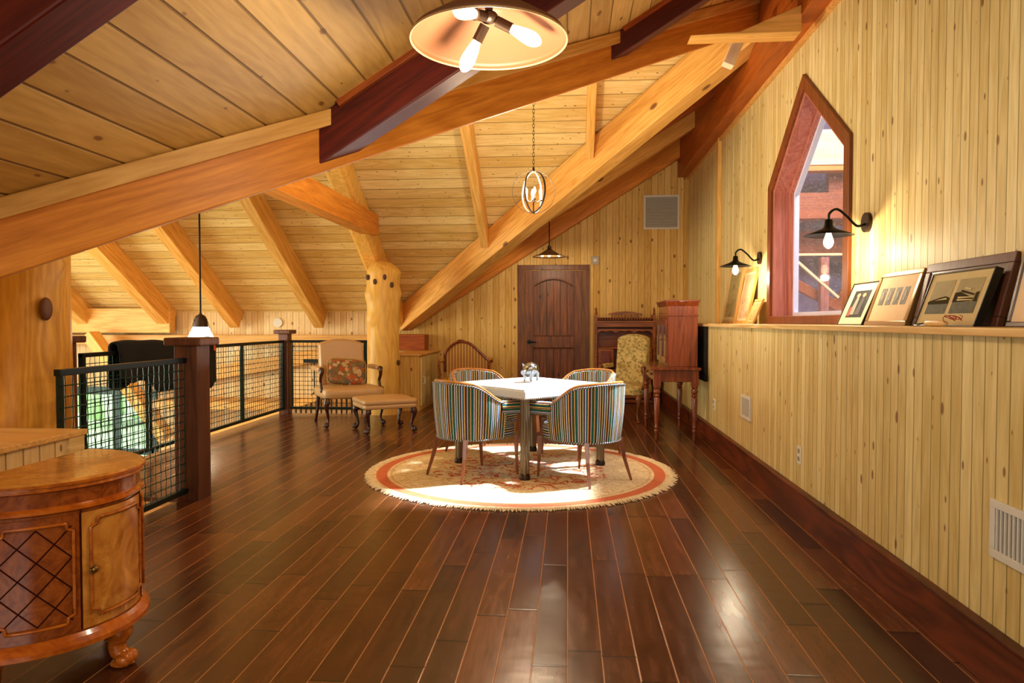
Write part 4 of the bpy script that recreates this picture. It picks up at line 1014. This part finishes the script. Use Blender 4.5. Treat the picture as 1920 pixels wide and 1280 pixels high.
# ================================================================== WRITING TABLE + SECRETARY
wt = thing('writing_table', 'mahogany writing table on turned legs against the right wall', 'table', (1.12, 7.90, 0))
B().box(-.26, .255, -.56, .56, .745, .775).build('tabletop', M['mahog'], wt, bevel=.006)
B().box(-.20, .21, -.50, .50, .62, .745).build('apron', M['mahog'], wt, bevel=.004)
dw = B().box(-.212, -.20, -.36, .36, .64, .73).build('drawer', M['mahog'], wt, bevel=.004)
for y in (-.2, .2): B().ball((-.222, y, .685), .014, 10, 8).build('knob', M['brass'], dw, smooth='all')
pr = [(.014, 0), (.02, .02), (.015, .05), (.022, .09), (.026, .11), (.02, .125), (.026, .14), (.018, .16), (.024, .2), (.032, .44), (.026, .46), (.034, .475), (.026, .49), (.036, .51), (.036, .53), (.026, .545), (.034, .56), (.034, .58)]
for x in (-.19, .20):
    for y in (-.49, .49):
        b = B(); b.lathe(pr, (x, y, 0), 18); b.box(x-.036, x+.036, y-.036, y+.036, .58, .75); b.build('leg', M['mahog'], wt, smooth=True)
sc = thing('secretary_cabinet', 'upright mahogany cabinet with glazed doors standing on the writing table', 'cabinet', (1.20, 7.86, .775))
B().box(-.15, .165, -.36, .36, 0, .66).build('body', M['mahog'], sc, bevel=.004)
b = B(); b.box(-.16, .175, -.37, .37, .535, .55); b.hexa([(-.155, -.365, .64), (.17, -.365, .64), (.17, .365, .64), (-.155, .365, .64), (-.175, -.385, .69), (.18, -.385, .69), (.18, .385, .69), (-.175, .385, .69)]); b.box(-.182, .187, -.392, .392, .69, .705)
b.build('cornice', M['mahog'], sc, bevel=.003)
for sy in (-1, 1):
    y0, y1 = (.01, .35) if sy > 0 else (-.35, -.01)
    d = B(); 
    for a in ((y0, y0+.05, .10, .44), (y1-.05, y1, .10, .44), (y0, y1, .04, .10), (y0, y1, .44, .50)): d.box(-.172, -.150, a[0], a[1], a[2], a[3])
    d = d.build('glazed_door', M['mahog'], sc, bevel=.003)
    B().box(-.160, -.155, y0+.05, y1-.05, .10, .44).build('pane', plain('dark_glass', '3c4030', .08, 0, .1, spec=.8), d)
    B().ball((-.18, .035*sy, .28), .009, 8, 6).build('knob', M['brass'], d, smooth='all')

# ================================================================== HALF-ROUND CABINET
dc = thing('half_round_cabinet', 'half-round burl veneer cabinet on scroll feet at the lower left corner', 'cabinet', (-1.99, 2.40, 0))
A_, B_ = .390, .345
def dem(s=0, n=48, a0=-PI/2, a1=PI/2):   # plan outline, offset s
    return [((A_+s)*math.cos(a0+(a1-a0)*i/n), (B_+s)*math.sin(a0+(a1-a0)*i/n)) for i in range(n+1)]
def dslab(b, s0, z0, s1, z1, n=48):
    p = dem(s0, n); q = dem(s1, n); m = len(p)
    i0 = b.add([(x, y, z0) for x, y in p]); i1 = b.add([(x, y, z1) for x, y in q])
    b.face([i0+i for i in reversed(range(m))]); b.face([i1+i for i in range(m)])
    for i in range(m):
        j = (i+1) % m; b.face([i0+i, i0+j, i1+j, i1+i])
b = B(); dslab(b, -.008, .195, -.008, .62); b.build('body', M['burl'], dc, smooth=True)
b = B(); dslab(b, -.004, .635, -.004, .685); b.build('frieze', M['burl'], dc, smooth=True)
b = B(); dslab(b, .012, .715, .004, .722); b.build('top', M['flame'], dc, smooth=True)
b = B(); dslab(b, .002, .685, .014, .692); dslab(b, .014, .692, .010, .702); dslab(b, .010, .702, .018, .706); dslab(b, .018, .706, .018, .715); b.build('top_moulding', M['mould'], dc, smooth=True)
b = B(); dslab(b, .002, .612, .012, .618); dslab(b, .012, .618, .012, .628); dslab(b, .012, .628, .0, .636); b.build('waist_moulding', M['mould'], dc, smooth=True)
b = B(); dslab(b, .014, .182, .002, .195); dslab(b, .026, .150, .026, .166); dslab(b, .026, .166, .014, .182); b.build('base_moulding', M['mould'], dc, smooth=True)
def arcpt(phi, z, s=0): return Vector(((A_+s)*math.cos(phi), (B_+s)*math.sin(phi), z))
def panel(a0, a1, z0, z1, s=.004):   # path with notched corners
    n = .05; k = .028; P_ = []
    da = (a1-a0)*.10; dz = .028
    pts = [(a0+da, z0), (a1-da, z0), (a1-da*.9, z0+dz*.7), (a1, z0+dz), (a1, z1-dz), (a1-da*.9, z1-dz*.7), (a1-da, z1), (a0+da, z1), (a0+da*.9, z1-dz*.7), (a0, z1-dz), (a0, z0+dz), (a0+da*.9, z0+dz*.7)]
    out = []
    for i in range(len(pts)):
        p, q = pts[i], pts[(i+1) % len(pts)]
        for j in range(8): out.append(arcpt(p[0]+(q[0]-p[0])*j/8, p[1]+(q[1]-p[1])*j/8, s))
    return out, pts
def door(a0, a1, mat, nm, lattice, knob=None):
    d = B()
    d.grid(lambda u, v: tuple(arcpt(a0+(a1-a0)*u, .20+.40*v, -.002)), 20, 2); d = d.build(nm, M['burl'] if lattice else M['flame'], dc, smooth=True)
    m_ = .07*(a1-a0)
    pth, pts = panel(a0+m_*1.2, a1-m_*1.2, .235, .575)
    B().tube(pth, .0055, 6, True).build('panel_moulding', M['mould'], d, smooth='all')
    B().grid(lambda u, v: tuple(arcpt(a0+m_*1.5+(a1-a0-3*m_)*u, .245+.32*v, .0015)), 20, 2).build('panel_veneer', mat, d, smooth=True)
    if lattice:
        lb = B(); u0, u1 = a0+m_*1.5, a1-m_*1.5
        for k in range(-3, 6):
            for sg in (1, -1):
                pp = []
                for i in range(25):
                    v = i/24; u = k/2.0+sg*v*1.5 - (0 if sg > 0 else -.75*0)
                    if sg < 0: u = k/2.0+1.0 - v*1.5
                    if 0 <= u <= 1: pp.append(arcpt(u0+(u1-u0)*u, .245+.32*v, .003))
                if len(pp) > 1: lb.tube(pp, .0022, 4)
        lb.build('lattice_inlay', M['inlay'], d)
    if knob is not None:
        kk_ = B(); p = arcpt(knob, .40, .012); kk_.ball(p, .013, 12, 8)
        for i in range(8): kk_.ball(p+Vector((0, 0, .0))+Vector((-.006, .012*math.cos(i*PI/4), .014*math.sin(i*PI/4))), .005, 6, 5)
        kk_.build('knob', M['brass'], d, smooth='all')
    return d
door(-1.21, -.52, M['burl'], 'lattice_panel', True)
door(-1.55, -1.23, M['flame'], 'side_panel', False)
door(-.50, .36, M['flame'], 'door', False, -.41)
door(.38, 1.25, M['flame'], 'door', False)
b = B()
for a in (-.51, .37): b.tube([arcpt(a, .2, -.001), arcpt(a, .61, -.001)], .002, 4)
b.build('door_gap', M['inlay'], dc)
def sfoot(phi):
    b = B(); c = Vector((math.cos(phi)*A_, math.sin(phi)*B_, 0)); o = c.normalized(); c = c - o*.035
    pts = [c+Vector((0, 0, .155)), c+o*.012+Vector((0, 0, .125)), c-o*.002+Vector((0, 0, .085)), c+o*.004+Vector((0, 0, .05)), c+o*.03+Vector((0, 0, .03))]
    b.tube(catmull(pts, 5), lerp_list([.034, .042, .030, .030, .026], 5), 12)
    sd = Vector((-o.y, o.x, 0))
    for k in (-1, 1): b.ball(c+o*.035+sd*(.013*k)+Vector((0, 0, .028)), (.032, .032, .028), 12, 8)
    b.ball(c+o*.02+Vector((0, 0, .012)), (.044, .044, .012), 12, 6)
    b.ball(c+Vector((0, 0, .14)), (.04, .04, .02), 12, 8)
    b.build('foot', M['mould'], dc, smooth='all')
for a in (-1.25, -.02, 1.2): sfoot(a)

# ================================================================== PICTURES ON THE LEDGE
paper = plain('cream_mat_board', 'e6c8a0', .8); ivory = plain('ivory_mat_board', 'd8b88c', .8); gmat = plain('greenish_mat_board', 'c8b078', .8)
def lean_frame(label, yA, yB, zt, xb, xt, frame, fw, dep, matb, content, glass=True, name='framed_picture'):
    """yA = far end, yB = near end on the ledge; faces -X, leans back"""
    zb = 1.2292; Wd = yA-yB; dz = zt-zb; dx = xt-xb; Hh = math.hypot(dz, dx)
    t = thing(name, label, 'picture', (xb, yA, zb))
    ex = Vector((0, -1, 0)); ez = Vector((dx, 0, dz))/Hh; ey = ez.cross(ex)*-1     # ey points into the wall side
    ey = Vector((dz, 0, -dx))/Hh
    m = Matrix(((ex.x, ey.x, ez.x, xb), (ex.y, ey.y, ez.y, yA), (ex.z, ey.z, ez.z, zb), (0, 0, 0, 1))); t.matrix_world = m
    b = B(); b.box(0, Wd, 0, dep, 0, fw); b.box(0, Wd, 0, dep, Hh-fw, Hh); b.box(0, fw, 0, dep, fw, Hh-fw); b.box(Wd-fw, Wd, 0, dep, fw, Hh-fw); b.build('frame', frame, t, bevel=min(.004, fw*.25))
    B().box(fw*.8, Wd-fw*.8, .006, dep*.9, fw*.8, Hh-fw*.8).build('mat_board', matb, t)
    content(t, fw, Wd-fw, fw, Hh-fw)
    return t
def rect(t, x0, x1, z0, z1, mat, y=.0045, name='photo'):
    return B().box(x0, x1, y, y+.001, z0, z1).build(name, mat, t)
def photo_mat(name, cols, sc=30):
    tt = NT(name); n = tt.noise(tt.coord(), sc, 4, .6, 1); k = len(cols)
    return tt.fin(tt.ramp(n, [(.3+.4*i/max(1, k-1), srgb(c)) for i, c in enumerate(cols)]), .7)
P_dark = photo_mat('dark_photo', ['0c1012', '1e2624', '34302a']); P_grey = photo_mat('grey_photo', ['3c3a34', '6e695e', '8a8474'], 60)
P_sky = photo_mat('sepia_sky', ['8e7c46', 'a08c54'], 8); P_gr = photo_mat('sepia_ground', ['2a2610', '45401e', '5c5528'], 40); P_lt = plain('sepia_light', 'd0bc88', .9, spec=.05); P_dk = plain('sepia_dark', '3c321a', .9, spec=.05)
F_blk = plain('black_frame', '120c08', .3); F_gold = plain('gilt_frame', 'a07c48', .3, .6); F_brn = plain('brown_wood_frame', '3a2012', .3); F_oak = wood('light_wood_frame', 'a87436', 'd8a660', 2, .4, 0)
FIGS = plain('photo_skin', 'c88a68', .5); FIGC = [plain('photo_grey_cloth', '8c8478', .5), plain('photo_dark_cloth', '4a4844', .5)]; FIGR = plain('photo_red', 'b0442a', .5)
def c_couple(t, x0, x1, z0, z1):
    w_, h_ = x1-x0, z1-z0; a, b_, c, d = x0+.20*w_, x1-.16*w_, z0+.17*h_, z1-.17*h_
    p = rect(t, a, b_, c, d, P_dark)
    for k, px in enumerate((.33, .68)):
        q = B(); X_ = a+(b_-a)*px; zz = d-(d-c)*.18
        q.cur = 1; q.prism([(X_-.045, .003, c+(d-c)*.1), (X_+.03, .003, c+(d-c)*.1), (X_+.025, .003, zz-.03), (X_+.01, .003, zz), (X_-.01, .003, zz), (X_-.02, .003, zz-.04)], (0, .001, 0))
        q.cur = 0; q.prism([(X_+.026*math.cos(i*PI/5), .0026, zz+.014*math.sin(i*PI/5)) for i in range(10)], (0, .001, 0))
        q.build('figure', [FIGS, FIGC[k], FIGR], p)
    q = B(); q.prism([(a+.01, .003, c+.01), (a+.055, .003, c+.01), (a+.05, .003, c+.07), (a+.02, .003, c+.07)], (0, .001, 0)); q.build('red_dress', FIGR, p)
def c_four(t, x0, x1, z0, z1):
    w_, h_ = x1-x0, z1-z0
    for k in range(4):
        a = x0+w_*(.13+.20*k); p = rect(t, a, a+w_*.135, z0+h_*.36, z0+h_*.74, P_grey)
        q = B(); X_ = a+w_*.067; zz = z0+h_*.55; q.prism([(X_+w_*.035*math.cos(i*PI/6), .003, zz+h_*.12*math.sin(i*PI/6)) for i in range(12)], (0, .001, 0)); q.build('figure', photo_mat('soft_grey', ['a8a090', '5a564c'], 40), p)
def c_stand(t, x0, x1, z0, z1):
    w_, h_ = x1-x0, z1-z0
    for k, (a, b_) in enumerate(((.09, .45), (.52, .91))):
        xa, xb_, c, d = x0+w_*a, x0+w_*b_, z0+h_*.22, z1-h_*.14; hh = d-c; ww = xb_-xa
        p = rect(t, xa, xb_, c+hh*.33, d, P_sky); g = rect(t, xa, xb_, c, c+hh*.35, P_gr)
        q = B(); f = lambda u, v: (xa+ww*u, .003, c+hh*v)
        if k:
            q.cur = 0; q.prism([f(.0, .33), f(.8, .36), f(.8, .42), f(.2, .62), f(.0, .60)], (0, .0008, 0)); q.prism([f(.22, .62), f(.8, .50), f(.82, .54), f(.24, .68)], (0, .0008, 0)); q.prism([f(.84, .33), f(.98, .33), f(.97, .60), f(.86, .58)], (0, .0008, 0))
            q.cur = 1
            for v in (.36, .43): q.prism([(f(.18, v)[0], .0025, f(.18, v)[2]), (f(.8, v)[0], .0025, f(.8, v+.01)[2]), (f(.8, v)[0], .0025, f(.8, v+.03)[2]), (f(.18, v)[0], .0025, f(.18, v+.05)[2])], (0, .0008, 0))
            q.prism([(f(.35, 0)[0], .0025, f(0, .70)[2]), (f(.62, 0)[0], .0025, f(0, .66)[2]), (f(.60, 0)[0], .0025, f(0, .70)[2]), (f(.36, 0)[0], .0025, f(0, .75)[2])], (0, .0008, 0))
        else:
            q.cur = 0; q.prism([f(.0, .30), f(1, .30), f(1, .46), f(.8, .52), f(.5, .48), f(.0, .38)], (0, .0008, 0))
            q.cur = 1; q.prism([(f(.3, 0)[0], .0025, f(0, .40)[2]), (f(.9, 0)[0], .0025, f(0, .42)[2]), (f(.85, 0)[0], .0025, f(0, .47)[2])], (0, .0008, 0))
        q.build('grandstand', [P_dk, P_lt], p)
def c_big(t, x0, x1, z0, z1):
    w_, h_ = x1-x0, z1-z0
    for a in (.22, .62):
        for c in (.28, .62): rect(t, x0+w_*a, x0+w_*(a+.26), z0+h_*c, z0+h_*(c+.2), P_gr)
def c_plain(m, mx=.08):
    def f(t, x0, x1, z0, z1): rect(t, x0+(x1-x0)*mx, x1-(x1-x0)*mx, z0+(z1-z0)*mx, z1-(z1-z0)*mx, m)
    return f
lean_frame('small black-framed photo of two seated people at the window end of the ledge', 4.72, 4.335, 1.497, 1.745, 1.855, F_blk, .008, .02, paper, c_couple)
lean_frame('gilt-framed picture holding four small portraits in a row', 4.30, 3.80, 1.533, 1.745, 1.848, F_gold, .028, .035, ivory, c_four)
lean_frame('black-framed double photograph of a racecourse grandstand', 3.60, 3.09, 1.485, 1.70, 1.79, F_blk, .007, .035, gmat, c_stand)
lean_frame('large brown leather-edged board behind the grandstand photograph', 3.78, 3.06, 1.545, 1.775, 1.855, plain('brown_leather_edge', '5a3426', .5, bump=.4), .045, .03, F_brn, lambda *a: None, name='backing_board')
lean_frame('tall dark-framed picture cut off by the right edge', 2.935, 2.45, 1.66, 1.735, 1.83, F_brn, .022, .03, paper, c_big)
P_bot = photo_mat('faded_print', ['8a7a48', 'a89458', '6e6038'], 14); P_bot2 = photo_mat('pale_print', ['b08a64', 'c8a078', '907050'], 12)
lean_frame('tallest light-wood framed print left of the far sconce', 8.20, 7.62, 1.86, 1.76, 1.858, F_oak, .03, .03, gmat, c_plain(P_bot))
lean_frame('middle light-wood framed print under the far sconce', 7.50, 7.07, 1.79, 1.75, 1.855, F_oak, .035, .03, ivory, c_plain(P_bot2, .05))
lean_frame('smallest light-wood framed print next to the pointed window', 7.03, 6.75, 1.47, 1.73, 1.83, F_oak, .028, .02, gmat, c_plain(P_bot, .06))
# tool with a wooden handle and red cord
tl = thing('hand_tool', 'wooden-handled tool with red cord lying on the ledge before the grandstand photograph', 'tool', (1.60, 3.19, 1.2292), PI/2)
b = B(); b.tube([(-.085, 0, .014), (-.075, 0, .014), (-.03, 0, .014), (.03, 0, .014), (.075, 0, .014), (.085, 0, .014)], [.009, .012, .014, .0145, .012, .008], 14); b.build('handle', plain('pale_handle', 'e0b878', .4), tl, smooth='all')
b = B(); b.tube([(.08, 0, .014), (.11, 0, .013), (.16, 0, .006)], [.006, .004, .002], 8); b.tube([(.10, 0, .014), (.15, .02, .010)], .0025, 6); b.build('blade', M['black'], tl)
b = B(); pts = [(-.08, 0, .016)]
for i in range(26): pts.append((-.10-.003*i+.02*math.sin(i*1.3), .018*math.cos(i*.9), .025+.022*abs(math.sin(i*.7))))
b.tube(catmull(pts, 3), .0016, 5); b.build('red_cord', plain('red_cord', 'a02818', .6), tl)
# stand behind the far railing
ms = thing('music_stand', 'thin black stand behind the far railing, left of the leather armchair', 'stand', (-4.0, 10.75, 0))
b = B(); b.cyl((0, 0, .1), (0, 0, .62), .010)
for a in (0, 2.1, 4.2): b.tube([(0, 0, .14), (.16*math.cos(a), .16*math.sin(a), .008)], .007, 6)
b.build('tripod', M['black'], ms); b = B(); b.box(-.17, .17, -.02, .0, .60, .66); b.build('desk', M['black'], ms)
